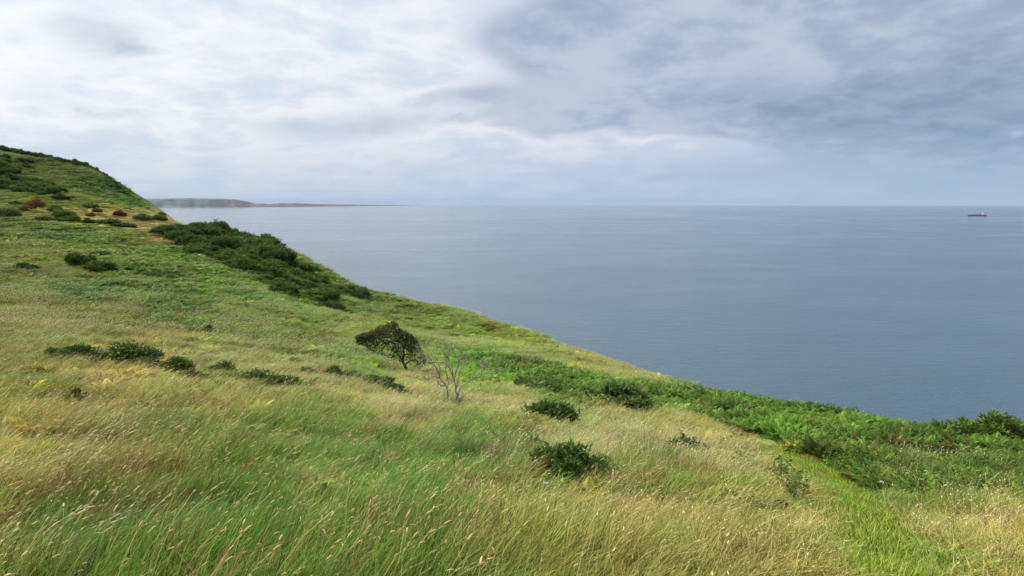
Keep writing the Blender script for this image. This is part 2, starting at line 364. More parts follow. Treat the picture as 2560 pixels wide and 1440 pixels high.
def grass_material():
    m, t, o = mat('grass_blades')
    tint = t.attr('tint', 'INSTANCER')[0]; ht = t.attr('htint', 'INSTANCER')[0]
    rnd = t.attr('rnd')[2]; tp = t.attr('t')[2]; hd = t.attr('head')[2]
    dry = t.attr('dry', 'INSTANCER')[2]
    c = scale_col(t, tint, t.add(0.26, t.mul(rnd, 1.45)))
    straw = scale_col(t, ht, t.add(0.5, t.mul(rnd, 0.6)))
    f = t.mul(t.mul(t.smooth(t.add(rnd, t.mul(t.sub(dry, 0.5), 0.6)), 0.65, 1.15), t.add(0.3, t.mul(tp, 0.7))), 0.65)
    c = t.mix(f, c, straw)
    c = t.mix(hd, c, scale_col(t, ht, t.add(0.75, t.mul(rnd, 0.75))))
    leaf_bsdf(t, o, c, 0.25, 0.6, 0.08)
    return m
def fern_material(name='bracken_fronds', trans=.3):
    m, t, o = mat(name)
    tint = t.attr('tint', 'INSTANCER')[0]; rnd = t.attr('rnd')[2]
    c = scale_col(t, tint, t.add(0.5, t.mul(rnd, 1.0)))
    c = t.mix(t.mul(t.smooth(rnd, 0.94, 1.0), 0.6), c, srgb(150, 120, 60))
    leaf_bsdf(t, o, c, trans, 0.6, 0.10)
    return m
def solid_leaf(name, a, b, trans=0.2, rough=.55, top=None, vary=None):
    m, t, o = mat(name)
    rnd = t.attr('rnd')[2]; oi = t.n.new('ShaderNodeObjectInfo').outputs['Random']
    c = t.mix(rnd, a, b)
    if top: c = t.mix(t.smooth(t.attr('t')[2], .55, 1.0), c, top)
    c = t.mix(t.mul(oi, .45), c, scale_col(t, c, 1.0)) if not vary else t.mix(t.mul(t.smooth(oi, .35, 1.0), .6), c, t.mix(rnd, vary[0], vary[1]))
    c = scale_col(t, c, t.add(0.75, t.mul(oi, 0.5)))
    leaf_bsdf(t, o, c, trans, rough, .12)
    return m
def bark(name, a, b, sc_=8.0):
    m, t, o = mat(name)
    co = t.n.new('ShaderNodeTexCoord').outputs['Object']
    n = t.noise(t.mapping(co, scale=(1, 1, .25)), sc_, 5, .6); n2 = t.noise(co, 3.0, 3)
    c = t.mix(t.smooth(n, .3, .7), a, b)
    c = t.mix(t.mul(t.smooth(n2, .5, .75), .5), c, (.30, .30, .22))
    p = t.n.new('ShaderNodeBsdfPrincipled'); t.l.new(c, p.inputs['Base Color']); p.inputs['Roughness'].default_value = .9
    bp = t.n.new('ShaderNodeBump'); bp.inputs['Strength'].default_value = .5; bp.inputs['Distance'].default_value = .02
    t.l.new(n, bp.inputs['Height']); t.l.new(bp.outputs[0], p.inputs['Normal']); t.l.new(p.outputs[0], o.inputs[0])
    return m
def paint(name, col, rough=.5):
    m, t, o = mat(name)
    co = t.n.new('ShaderNodeTexCoord').outputs['Object']
    n = t.noise(co, .6, 5, .6)
    c = t.mix(t.mul(t.smooth(n, .45, .75), .3), col, tuple(q * .6 for q in col))
    p = t.n.new('ShaderNodeBsdfPrincipled'); t.l.new(c, p.inputs['Base Color']); p.inputs['Roughness'].default_value = rough
    t.l.new(p.outputs[0], o.inputs[0]); return m

def ground_material():
    m, t, o = mat('hillside_soil')
    co = t.n.new('ShaderNodeTexCoord').outputs['Object']
    tint = t.attr('tint')[0]
    n = t.noise(co, 2.2, 6, .65); n2 = t.noise(co, 14.0, 3, .6)
    c = scale_col(t, tint, t.add(.35, t.mul(n, .9)))
    rock = t.attr('rock')[2]
    rc = t.mix(t.smooth(n, .35, .65), srgb(92, 70, 55), srgb(135, 105, 80))
    c = t.mix(t.mul(rock, .8), c, rc)
    p = t.n.new('ShaderNodeBsdfPrincipled'); t.l.new(c, p.inputs['Base Color']); p.inputs['Roughness'].default_value = .95
    p.inputs['Specular IOR Level'].default_value = .1
    bp = t.n.new('ShaderNodeBump'); bp.inputs['Strength'].default_value = .8; bp.inputs['Distance'].default_value = .15
    t.l.new(t.add(n, t.mul(n2, .5)), bp.inputs['Height']); t.l.new(bp.outputs[0], p.inputs['Normal']); t.l.new(p.outputs[0], o.inputs[0])
    return m
def sea_material():
    m, t, o = mat('sea_water')
    co = t.n.new('ShaderNodeTexCoord').outputs['Object']
    w1 = t.noise(t.mapping(co, scale=(.055, .16, 1), rot=(0, 0, math.radians(-14))), 1.0, 3, .55)
    w2 = t.noise(t.mapping(co, scale=(.22, .55, 1), rot=(0, 0, math.radians(-22))), 1.0, 3, .6, .3)
    w3 = t.noise(t.mapping(co, scale=(.9, 1.6, 1), rot=(0, 0, math.radians(10))), 1.0, 2, .6)
    g1 = t.noise(t.mapping(co, scale=(.0020, .0034, 1), rot=(0, 0, math.radians(-6))), 1.0, 4, .6, .6)
    g2 = t.noise(t.mapping(co, scale=(.010, .016, 1), rot=(0, 0, math.radians(-10))), 1.0, 3, .6, .4)
    gust = t.add(t.mul(g1, .65), t.mul(g2, .35))
    h = t.add(t.add(t.mul(w1, .75), t.mul(w2, .65)), t.mul(w3, .04))
    bp = t.n.new('ShaderNodeBump'); bp.inputs['Distance'].default_value = 1.0
    t.l.new(t.lin(gust, .34, .66, .5, 1.1), bp.inputs['Strength']); t.l.new(h, bp.inputs['Height'])
    p = t.n.new('ShaderNodeBsdfPrincipled'); t.put(p.inputs['Base Color'], t.mix(t.smooth(g1, .35, .65), (.019, .058, .080), (.024, .067, .090)))
    t.put(p.inputs['Roughness'], t.lin(gust, .34, .66, .07, .20)); p.inputs['IOR'].default_value = 1.5
    p.inputs['Specular IOR Level'].default_value = .8
    t.l.new(bp.outputs[0], p.inputs['Normal']); t.l.new(p.outputs[0], o.inputs[0])
    return m

# ------------------------------------------------------------------ ground sheet
def build_ground():
    r = np.concatenate([[0.0], np.exp(np.linspace(math.log(.6), math.log(900.0), 330))])
    th = np.concatenate([np.linspace(-50, 50, 420), np.linspace(50, 310, 130)[1:-1]]) * math.pi / 180
    R, TH = np.meshgrid(r, th, indexing='ij'); x = (R * np.sin(TH)).ravel(); y = (R * np.cos(TH)).ravel()
    z = height(x, y); zz = zones(x, y, z)
    nr, nt = len(r), len(th); i = np.arange(nr - 1)[:, None] * nt; j = np.arange(nt)[None]; k = (j + 1) % nt
    f = np.stack([i + j, i + nt + j, i + nt + k, i + k], -1).reshape(-1, 4)[:, ::-1]
    s = cliff_s(x, y)
    rock = np.clip((s - 14) / 10 + fbm(x / 9, y / 9, 77) * 2.0, 0, 1) * (s > 6)
    tint = np.c_[zz['tint'] * 0.8, np.ones(len(x))]
    o = mesh_obj('ground', np.stack([x, y, z], -1), f, ground_material(), None, {'tint': tint, 'rock': rock}, True)
    tag(o, 'grassy coastal hillside falling away to the sea', 'hillside', kind='structure')
build_ground()

def build_sea():
    R0 = 6.371e6
    r = np.concatenate([[0.0], np.exp(np.linspace(math.log(40.0), math.log(42000.0), 110))]); th = np.linspace(0, 2 * math.pi, 240, endpoint=False)
    R, TH = np.meshgrid(r, th, indexing='ij'); x = (R * np.sin(TH)).ravel(); y = (R * np.cos(TH)).ravel(); z = -(x * x + y * y) / (2 * R0)
    nr, nt = len(r), len(th); i = np.arange(nr - 1)[:, None] * nt; j = np.arange(nt)[None]; k = (j + 1) % nt
    f = np.stack([i + j, i + k, i + nt + k, i + nt + j], -1).reshape(-1, 4)[:, ::-1]
    o = mesh_obj('sea', np.stack([x, y, z], -1), f, sea_material(), None, None, True)
    tag(o, 'calm blue grey sea reaching to the horizon', 'sea', kind='structure')
build_sea()
def sea_z(x, y): return -(x * x + y * y) / (2 * 6.371e6)

# ------------------------------------------------------------------ far headland
def build_headland():
    prof = np.array([(150, 496, 11500), (335, 497, 11500), (400, 496, 11500), (470, 495, 11500), (520, 496.2, 11500), (560, 496.4, 11600), (585, 497.5, 11600), (605, 501, 11700), (625, 505, 11900), (640, 509, 12000),
                     (690, 509.3, 12600), (705, 508, 12700), (745, 508.3, 13000), (790, 509.5, 13500), (840, 510.8, 14200), (910, 511.6, 15500), (925, 512.2, 16000), (980, 512.5, 17500), (1010, 512.9, 18500), (1050, 514.2, 20500)])
    us = np.arange(150, 1051, 2.0); top = np.interp(us, prof[:, 0], prof[:, 1]); Y0 = np.interp(us, prof[:, 0], prof[:, 2])
    v = []; rockv = []
    cols = [0.0, .12, .3, .5, .68, .85, 1.0, 1.15, 1.5, 2.2, 3.0]
    n = len(us)
    for jx, c in enumerate(cols):
        a, b = ray(us, top); jag = fbm(us / 26.0, np.full(n, jx * .3), 5, 3) * .6
        back = np.interp(c, [0, 1, 3], [0, 130, 2200]) + jag * 120 * (c < 1.3)
        Y = Y0 + back; x = a * Y; ztop = EZ + b * Y0 + fbm(us / 14., us * 0, 8, 4) * 9 * np.clip((us - 0) / 300, .5, 1)
        base = sea_z(x, Y) - 3
        prof_z = base + (ztop - base) * np.interp(c, [0, .12, .3, .5, .68, .85, 1.0, 1.15, 1.5, 2.2, 3], [0, .04, .3, .52, .74, .9, .97, 1.0, 1.0, .8, 0])
        v.append(np.stack([x, Y, prof_z], -1)); rockv.append(np.full(n, float(c < .9)) * np.clip(.35 + (us > 560) * .5 + jag * 1.4, 0, 1))
    v = np.concatenate(v); nc = len(cols)
    i = np.arange(nc - 1)[:, None] * n; j = np.arange(n - 1)[None]
    f = np.stack([i + j, i + j + 1, i + n + j + 1, i + n + j], -1).reshape(-1, 4)
    m, t, o = mat('headland_fields')
    co = t.n.new('ShaderNodeTexCoord').outputs['Object']
    nn = t.noise(t.mapping(co, scale=(.0007, .0007, .006)), 1.0, 5, .6); fld = t.noise(t.mapping(co, scale=(.004, .004, .02)), 1.0, 2, .5)
    gc = t.mix(t.smooth(fld, .42, .58), srgb(84, 96, 88), srgb(108, 120, 100))  # field greens greyed, putting some of the haze into their colour
    rc = t.mix(t.smooth(nn, .35, .65), srgb(108, 90, 86), srgb(136, 114, 106))
    c = t.mix(t.smooth(t.add(t.attr('rock')[2], t.mul(t.sub(nn, .5), .6)), .35, .7), gc, rc)
    p = t.n.new('ShaderNodeBsdfPrincipled'); t.l.new(c, p.inputs['Base Color']); p.inputs['Roughness'].default_value = .95; t.l.new(p.outputs[0], o.inputs[0])
    ob = mesh_obj('headland_hills', v, f, m, None, {'rock': np.concatenate(rockv)}, True)
    tag(ob, 'hazy distant headland with cliffs tapering to a low spit', 'headland', kind='structure')
build_headland()

# ------------------------------------------------------------------ path
def build_path():
    rows = []; rk = []
    ys = np.linspace(1101, 1474, 80)
    for yy in ys:
        cx = np.interp(yy, PATH[:, 1], PATH[:, 0]); hw = np.interp(yy, PATH[:, 1], PATH[:, 2])
        L = hit(cx - hw, yy); Rr = hit(cx + hw, yy)
        s = np.linspace(0, 1, 9)
        q = L[None] * (1 - s[:, None]) + Rr[None] * s[:, None]; rows.append(q[:, :2])
    q = np.concatenate(rows); q += np.stack([fbm(q[:, 0] * 2, q[:, 1] * 2, 3), fbm(q[:, 0] * 2, q[:, 1] * 2, 13)], -1) * .1
    z = height(q[:, 0], q[:, 1]) + .03
    n = 9; i = np.arange(len(ys) - 1)[:, None] * n; j = np.arange(n - 1)[None]
    f = np.stack([i + j, i + j + 1, i + n + j + 1, i + n + j], -1).reshape(-1, 4)[:, ::-1]
    m, t, o = mat('path_turf'); co = t.n.new('ShaderNodeTexCoord').outputs['Object']
    nn = t.noise(co, 2.5, 5, .6)
    c = t.mix(t.smooth(nn, .35, .68), srgb(98, 126, 38), srgb(112, 126, 48))
    p = t.n.new('ShaderNodeBsdfPrincipled'); t.l.new(c, p.inputs['Base Color']); p.inputs['Roughness'].default_value = .95; t.l.new(p.outputs[0], o.inputs[0])
    tag(mesh_obj('path', np.c_[q, z], f, m, None, None, True), 'narrow trodden grass path curving down through the long grass', 'path', kind='structure')
build_path()

# ------------------------------------------------------------------ plant meshes to scatter
WIND = math.radians(12)          # grass leans to the right and a little away
def blades(mb, r_, n, R, hl, hh, wid, lean0, lean1, spread, segs=4, head=0, hlen=.07, hw=.006, basepos=None):
    ang = r_.uniform(0, 2 * math.pi, n); rad = R * np.sqrt(r_.uniform(0, 1, n))
    base = np.stack([rad * np.cos(ang), rad * np.sin(ang), np.full(n, -.03)], -1)
    L = r_.uniform(hl, hh, n); azm = WIND + r_.normal(0, spread, n)
    th0 = np.clip(r_.normal(lean0, .18, n), -.3, 1.4); th1 = np.clip(r_.normal(lean1, .3, n), 0, 2.1)
    s = np.linspace(0, 1, segs + 1); th = th0[:, None] + (th1 - th0)[:, None] * (s[None] ** 1.5)
    ds = L[:, None] / segs
    hz = np.concatenate([np.zeros((n, 1)), np.cumsum(np.sin(th[:, :-1]) * ds, 1)], 1); vz = np.concatenate([np.zeros((n, 1)), np.cumsum(np.cos(th[:, :-1]) * ds, 1)], 1)
    P = base[:, None] + np.stack([hz * np.cos(azm)[:, None], hz * np.sin(azm)[:, None], vz], -1)
    face = azm + math.pi / 2 + r_.normal(0, .7, n)
    wd = np.stack([np.cos(face), np.sin(face), np.zeros(n)], -1)
    wp = wid * r_.uniform(.6, 1.3, n)[:, None] * (np.clip(1 - s[None] ** 2.2, .12, 1) if not head else np.ones((1, segs + 1)) * .5) * .5
    A = P - wd[:, None] * wp[..., None]; B = P + wd[:, None] * wp[..., None]
    v = np.stack([A, B], 2).reshape(-1, 3); k = 2 * (segs + 1)
    i = np.arange(n)[:, None] * k; j = np.arange(segs)[None] * 2
    f = np.stack([i + j, i + j + 1, i + j + 3, i + j + 2], -1).reshape(-1, 4)
    rn = r_.uniform(0, 1, n)
    mb.add(v, f4=f, rnd=np.repeat(rn, k), t=np.tile(np.repeat(s, 2), n), head=0.5 if head else 0.0)
    if head:
        d = P[:, -1] - P[:, -2]; d /= np.linalg.norm(d, axis=1, keepdims=True)
        d[:, 2] -= .25; d /= np.linalg.norm(d, axis=1, keepdims=True)
        a = np.cross(d, [0, 0, 1.0]) + 1e-6; a /= np.linalg.norm(a, axis=1, keepdims=True); b = np.cross(d, a)
        HL = hlen * r_.uniform(.6, 1.4, n)[:, None]; HW = hw * r_.uniform(.7, 1.3, n)[:, None]; p0 = P[:, -1]
        pts = [p0 - d * .01]
        for q, u in ((.3, 1.0), (.7, .8)):
            c = p0 + d * HL * q; pts += [c + a * HW * u, c + b * HW * u, c - a * HW * u, c - b * HW * u]
        pts.append(p0 + d * HL + np.array([0, 0, -.01]))
        v = np.stack(pts, 1).reshape(-1, 3)
        t3 = [(0, 1 + q, 1 + (q + 1) % 4) for q in range(4)] + [(9, 5 + (q + 1) % 4, 5 + q) for q in range(4)]
        t4 = [(1 + q, 5 + q, 5 + (q + 1) % 4, 1 + (q + 1) % 4) for q in range(4)]
        o_ = np.arange(n)[:, None, None] * 10
        mb.add(v, f3=(np.array(t3)[None] + o_).reshape(-1, 3), f4=(np.array(t4)[None] + o_).reshape(-1, 4), rnd=np.repeat(rn, 10), t=1.0, head=1.0)
GM = grass_material(); FM = fern_material()
def coll(name, objs):
    c = bpy.data.collections.new(name)
    for o in objs: c.objects.link(o)
    return c
def make_tufts():
    out = []
    for i in range(4):     # lush blades
        r_ = np.random.default_rng(100 + i); mb = MB()
        blades(mb, r_, 60, .13, .24, .56, .0088, .28, 1.5, .8, 4); blades(mb, r_, 45, .30, .2, .48, .0085, .30, 1.3, 1.0, 4); blades(mb, r_, 50, .30, .12, .32, .0095, .3, 1.1, 2.0, 3); blades(mb, r_, 10, .3, .3, .6, .006, .9, 1.7, 1.5, 3)
        out.append(mb.build('tuft_%02d' % i, GM, link=False))
    return coll('tufts', out)
def make_stems():
    out = []
    for i in range(4):
        r_ = np.random.default_rng(200 + i); mb = MB()
        blades(mb, r_, 12, .34, .34, .66, .0050, .30, 1.1, .6, 4, head=1, hlen=.055 if i % 2 else .04, hw=.0046 if i % 2 else .0034)
        blades(mb, r_, 16, .34, .28, .58, .0055, .35, 1.4, .8, 4)
        out.append(mb.build('stem_%02d' % i, GM, link=False))
    return coll('stems', out)
def make_turf():
    out = []
    for i in range(2):
        r_ = np.random.default_rng(300 + i); mb = MB()
        blades(mb, r_, 190, .22, .025, .085, .007, .5, 1.2, 2.5, 2)
        out.append(mb.build('turf_%02d' % i, GM, link=False))
    return coll('turf', out)
def make_far_tufts():
    out = []
    for i in range(3):
        r_ = np.random.default_rng(400 + i); mb = MB()
        blades(mb, r_, 130, .55, .3, .7, .022, .35, 1.3, .45, 3)
        blades(mb, r_, 12, .55, .45, .72, .008, .35, 1.0, .35, 2, head=1, hlen=.09, hw=.008)
        out.append(mb.build('fartuft_%02d' % i, GM, link=False))
    return coll('fartufts', out)
def frond(mb, r_, L, azm, th0, th1, base, npairs=13, wmax=.30):
    s = np.linspace(0, 1, npairs + 2); th = th0 + (th1 - th0) * s
    d = np.stack([np.sin(th) * math.cos(azm), np.sin(th) * math.sin(azm), np.cos(th)], -1)
    P = base + np.concatenate([np.zeros((1, 3)), np.cumsum(d[:-1] * (L / (npairs + 1)), 0)])
    side = np.array([-math.sin(azm), math.cos(azm), 0.0]); rn = r_.uniform()
    mb.tube(P, np.linspace(.006, .002, len(P)), 3, rnd=rn * .5)
    V = []; Fq = []; rr = []
    for k in range(3, npairs + 1):
        u = s[k]; pl = L * wmax * (1 - u) ** .75 * 1.35 * r_.uniform(.85, 1.1)
        if k == 3: pl *= .85
        for sg in (-1, 1):
            dr = side * sg * .86 + d[k] * .5; dr[2] -= .18; up = np.cross(dr, d[k]) * sg
            wv = d[k] * (L / (npairs + 1)) * .62
            p0 = P[k]; tip = p0 + dr * pl + np.array([0, 0, -.12 * pl]); md = p0 + dr * pl * .45 + np.array([0, 0, .03 * pl])
            b = len(V); V += [p0, md - wv, tip, md + wv]; Fq.append((b, b + 1, b + 2, b + 3)); rr += [np.clip(rn * .7 + r_.uniform(0, .3), 0, 1)] * 4
    mb.add(np.array(V), f4=np.array(Fq), rnd=np.array(rr))
def make_bracken():
    out = []
    for i in range(4):
        r_ = np.random.default_rng(500 + i); mb = MB()
        for k in range(9):
            a = r_.uniform(0, 2 * math.pi); b = np.array([r_.normal(0, .22), r_.normal(0, .22), -.05])
            az_ = a if r_.uniform() < .55 else r_.normal(WIND, .7)
            frond(mb, r_, r_.uniform(.75, 1.15), az_, r_.uniform(.1, .5), r_.uniform(1.3, 1.9), b)
        out.append(mb.build('bracken_%02d' % i, FM, link=False))
    return coll('brackens', out)
def leaves(mb, r_, cen, size, up=.5, tval=None, rn=None):
    n = len(cen); nrm = r_.normal(0, 1, (n, 3)); nrm[:, 2] = np.abs(nrm[:, 2]) + up; nrm /= np.linalg.norm(nrm, axis=1, keepdims=True)
    a = np.cross(nrm, r_.normal(0, 1, (n, 3))); a /= np.linalg.norm(a, axis=1, keepdims=True) + 1e-9; b = np.cross(nrm, a)
    s = size * r_.uniform(.6, 1.35, n)[:, None]
    v = np.stack([cen - a * s, cen + b * s * .48 + nrm * s * .12, cen + a * s, cen - b * s * .48 + nrm * s * .12], 1).reshape(-1, 3)
    i = np.arange(n)[:, None] * 4; f = i + np.array([[0, 1, 2, 3]])
    mb.add(v, f4=f, rnd=np.repeat(r_.uniform(0, 1, n) if rn is None else rn, 4), t=np.repeat(tval if tval is not None else np.zeros(n), 4))
def make_herbs():
    out = []
    for i in range(3):
        r_ = np.random.default_rng(600 + i); mb = MB()
        for k in range(16):
            a = r_.uniform(0, 6.28); rr = .32 * math.sqrt(r_.uniform()); h = r_.uniform(.2, .55)
            p0 = np.array([rr * math.cos(a), rr * math.sin(a), -.03]); p1 = p0 + np.array([r_.normal(.10, .1), r_.normal(0, .1), h]); q = np.linspace(0, 1, 4)[:, None]
            mb.tube(p0 * (1 - q) + p1 * q, [.005, .004, .003, .002], 3, rnd=.3, t=0.0)
            m_ = 12; u = r_.uniform(.25, 1.05, m_)[:, None]
            leaves(mb, r_, p0 * (1 - u) + p1 * u + r_.normal(0, .05, (m_, 3)), .045, .6)
        out.append(mb.build('herb_%02d' % i, FM, link=False))
    return coll('herbs', out)

def gn_scatter(name, pos, rot, scl, vi, tint, htint, dry, collection, label, cat):
    me = bpy.data.meshes.new(name); n = len(pos)
    me.vertices.add(n); me.vertices.foreach_set('co', np.asarray(pos, np.float32).ravel())
    def A(k, ty, key, arr):
        at = me.attributes.new(k, ty, 'POINT'); at.data.foreach_set(key, np.ascontiguousarray(arr).ravel())
    A('rot', 'FLOAT_VECTOR', 'vector', rot.astype(np.float32)); A('scl', 'FLOAT_VECTOR', 'vector', scl.astype(np.float32)); A('vi', 'INT', 'value', vi.astype(np.int32))
    one = np.ones((n, 1))
    A('tint', 'FLOAT_COLOR', 'color', np.c_[tint, one].astype(np.float32)); A('htint', 'FLOAT_COLOR', 'color', np.c_[htint, one].astype(np.float32)); A('dry', 'FLOAT', 'value', dry.astype(np.float32))
    o = bpy.data.objects.new(name, me); C.objects.link(o)
    g = bpy.data.node_groups.new(name + '_scatter', 'GeometryNodeTree')
    g.interface.new_socket('Geometry', in_out='INPUT', socket_type='NodeSocketGeometry'); g.interface.new_socket('Geometry', in_out='OUTPUT', socket_type='NodeSocketGeometry')
    gi = g.nodes.new('NodeGroupInput'); go = g.nodes.new('NodeGroupOutput'); ip = g.nodes.new('GeometryNodeInstanceOnPoints'); ci = g.nodes.new('GeometryNodeCollectionInfo')
    ci.inputs['Collection'].default_value = collection; ci.inputs['Separate Children'].default_value = True; ci.inputs['Reset Children'].default_value = True
    def na(k, ty):
        q = g.nodes.new('GeometryNodeInputNamedAttribute'); q.data_type = ty; q.inputs[0].default_value = k; return q.outputs[0]
    L = g.links.new
    L(gi.outputs[0], ip.inputs['Points']); L(ci.outputs[0], ip.inputs['Instance']); ip.inputs['Pick Instance'].default_value = True
    L(na('vi', 'INT'), ip.inputs['Instance Index']); L(na('scl', 'FLOAT_VECTOR'), ip.inputs['Scale'])
    er = g.nodes.new('FunctionNodeEulerToRotation'); L(na('rot', 'FLOAT_VECTOR'), er.inputs[0]); L(er.outputs[0], ip.inputs['Rotation'])
    L(ip.outputs[0], go.inputs[0])
    md = o.modifiers.new('scatter', 'NODES'); md.node_group = g
    return tag(o, label, cat, kind='stuff')

def candidates(r0, r1, dens, seed, amax=43):
    """points spread evenly over a ring sector of the slope in front of the viewer"""
    r_ = np.random.default_rng(seed); A = math.radians(2 * amax) * .5 * (r1 * r1 - r0 * r0); n = int(A * dens)
    r = np.sqrt(r_.uniform(r0 * r0, r1 * r1, n)); a = np.radians(r_.uniform(-amax, amax, n)); x = r * np.sin(a); y = r * np.cos(a)
    s = cliff_s(x, y); k = s < 7.0; x, y, s = x[k], y[k], s[k]
    z = height(x, y); zz = zones(x, y, z)
    k = (zz['py'] < 1700) & (z > 1)
    for q in zz: zz[q] = zz[q][k]
    return x[k], y[k], z[k], zz, r_
TK = 1.2          # leaf albedo relative to the seen colour
HEAD = np.array(srgb(208, 196, 156)); HGOLD = np.array(srgb(204, 184, 124))
def jitter(tint, r_, amt=.12): return np.clip(tint * (1 + r_.normal(0, amt, (len(tint), 1))) * (1 + r_.normal(0, .05, (len(tint), 3))), .004, .6)

G = {k: [] for k in ('tuft', 'stem', 'turf', 'far', 'br', 'herb')}
def put(key, x, y, z, zz, m, r_, smin, smax, nv, rotspread=.5, tintk=TK, hmul=None):
    n = int(m.sum())
    if not n: return
    s = r_.uniform(smin, smax, n); hz = s if hmul is None else r_.uniform(.7, 1.05, n) * hmul[m]
    gold = np.clip((zz['n2'][m] + .12) * 3, 0, 1)[:, None]
    G[key].append(dict(pos=np.stack([x[m], y[m], z[m]], -1), rot=np.stack([np.zeros(n), np.zeros(n), r_.normal(0, rotspread, n)], -1), scl=np.stack([s, s, hz], -1),
                       vi=r_.integers(0, nv, n), tint=jitter(zz['tint'][m] * tintk, r_), htint=HEAD * (1 - gold) + HGOLD * gold, dry=zz['dry'][m]))
def greening(zz, r_, a, b):
    """some tufts are dry, most are still green"""
    strawy = (r_.uniform(0, 1, len(zz['dry'])) < a + b * zz['dry'] + .28 * ((zz['px'] > 1500) & (zz['py'] > 1110)))[:, None]
    grn = np.array([srgb(94, 136, 40)]) * (.55 + .45 * zz['tint'].mean(1, keepdims=True) / .17)
    zz['tint'] = np.where(strawy, zz['tint'], zz['tint'] * .42 + grn * .58)
    thatch = (r_.uniform(0, 1, len(zz['dry'])) < .07)[:, None]; zz['tint'] = np.where(thatch, np.array([srgb(138, 106, 70)]), zz['tint'])
# near and middle grass
for r0, r1, dens, smin, smax, seed in ((1.4, 9, 25, .8, 1.15, 1), (9, 22, 13, 1.0, 1.5, 2), (22, 50, 6, 1.4, 2.2, 3)):
    x, y, z, zz, r_ = candidates(r0, r1, dens, seed)
    u = r_.uniform(0, 1, len(x)); isbr = u < np.clip((zz['br'] - .35) * 2.2, 0, .96)
    onp = (zz['pd'] < 1.0 + .25 * zz['n1'])
    hm = np.clip(zz['h'] / .55, .25, 1.15) * np.clip(.22 + .42 * (zz['pd'] - 1), .22, 1) * np.clip(.95 + 1.3 * fbm(x / 1.4, y / 1.4, 61, 2), .55, 1.4)
    greening(zz, r_, .15 if r0 < 20 else .08, .5 if r0 < 20 else .45)
    zz['tint'] = zz['tint'] * (1 + .75 * fbm(x / .9, y / .9, 71, 3))[:, None] * (1 + fbm(x / 1.7, y / 1.7, 81, 2)[:, None] * np.array([[.35, .0, .2]]))
    put('tuft', x, y, z, zz, (~isbr) & ~onp, r_, smin, smax, 4, .45, TK, hm)
    sd = r_.uniform(0, 1, len(x)) < (.07 + .56 * zz['dry']) * np.clip(1 + 3.4 * fbm(x / 1.3, y / 1.3, 103, 2), .2, 1.6)
    put('stem', x, y, z, zz, (~isbr) & ~onp & sd, r_, smin, smax, 4, .3, TK * 1.1, hm)
# turf of the path
x, y, z, zz, r_ = candidates(2.0, 26, 75, 11)
zz['tint'] = np.where(r_.uniform(0, 1, (len(x), 1)) < .9 + .5 * fbm(x / .9, y / .9, 111, 2)[:, None], np.array([srgb(146, 168, 56)]), np.array([srgb(172, 158, 92)])) * np.ones((len(x), 3))
put('turf', x, y, z, zz, zz['pd'] < 1.08, r_, .8, 1.5, 2, 3, .9)
# far grass
for r0, r1, dens, smin, smax, seed in ((46, 90, 3.6, 1.0, 1.7, 4), (90, 245, 1.5, 1.3, 2.4, 5)):
    x, y, z, zz, r_ = candidates(r0, r1, dens, seed)
    u = r_.uniform(0, 1, len(x)); isbr = u < np.clip((zz['br'] - .3) * 1.8, 0, .9)
    greening(zz, r_, .04, .36); zz['tint'] = zz['tint'] * np.clip(1 + 1.1 * fbm(x / 3.0, y / 3.0, 71, 3), .5, 1.6)[:, None]
    put('far', x, y, z, zz, ~isbr, r_, smin, smax, 3, .4, TK, np.clip(zz['h'] / .6, .15, 1.1))
# bracken
for r0, r1, dens, smin, smax, seed in ((8, 30, 10.0, .42, .72, 6), (30, 60, 6.0, .52, .85, 7), (60, 120, 2.6, .8, 1.3, 8), (120, 240, 1.3, 1.0, 1.8, 9)):
    x, y, z, zz, r_ = candidates(r0, r1, dens, seed)
    m = (zz['br'] > (.42 if r0 < 60 else .36) + r_.normal(0, .12, len(x))) & (zz['path'] < .1)
    zz['tint'] = zz['tint'] * np.array([1.22, 1.25, .85]) * np.clip(1 + 1.5 * fbm(x / 1.8, y / 1.8, 91, 3), .35, 1.7)[:, None]
    zz['tint'] = zz['tint'] * np.where(r_.uniform(0, 1, len(x)) < .1, 1.5, .92)[:, None] * (.82 if r0 >= 60 else 1.0)
    brownish = (r_.uniform(0, 1, len(x)) < .03)[:, None]; zz['tint'] = np.where(brownish, np.array([srgb(128, 100, 58)]), zz['tint'])
    put('br', x, y, z, zz, m & (zz['pd'] > 1.35), r_, smin, smax, 4, 3.0, 1.0, np.where(zz['belt'], .85, .62) * np.clip(1 + 1.4 * fbm(x / 2.2, y / 2.2, 95, 2), .5, 1.5))
# low leafy herbs
x, y, z, zz, r_ = candidates(7.5, 32, 9, 10)
inh = ((zz['px'] > 1950) & (zz['py'] > 1090) & (zz['py'] < 1260) & (zz['pd'] > 1.25) & (r_.uniform(0, 1, len(x)) < .9)) | ((r_.uniform(0, 1, len(x)) < .03) & (zz['n2'] > -.03) & (zz['pd'] > 1.2))
zz['tint'] = np.array([srgb(88, 116, 46)]) * np.clip(1 + 1.4 * fbm(x / .8, y / .8, 107, 2), .5, 1.6)[:, None]
put('herb', x, y, z, zz, inh, r_, .5, .9, 3, 3.0, .95, np.where(zz['px'] > 1950, .95, .6))

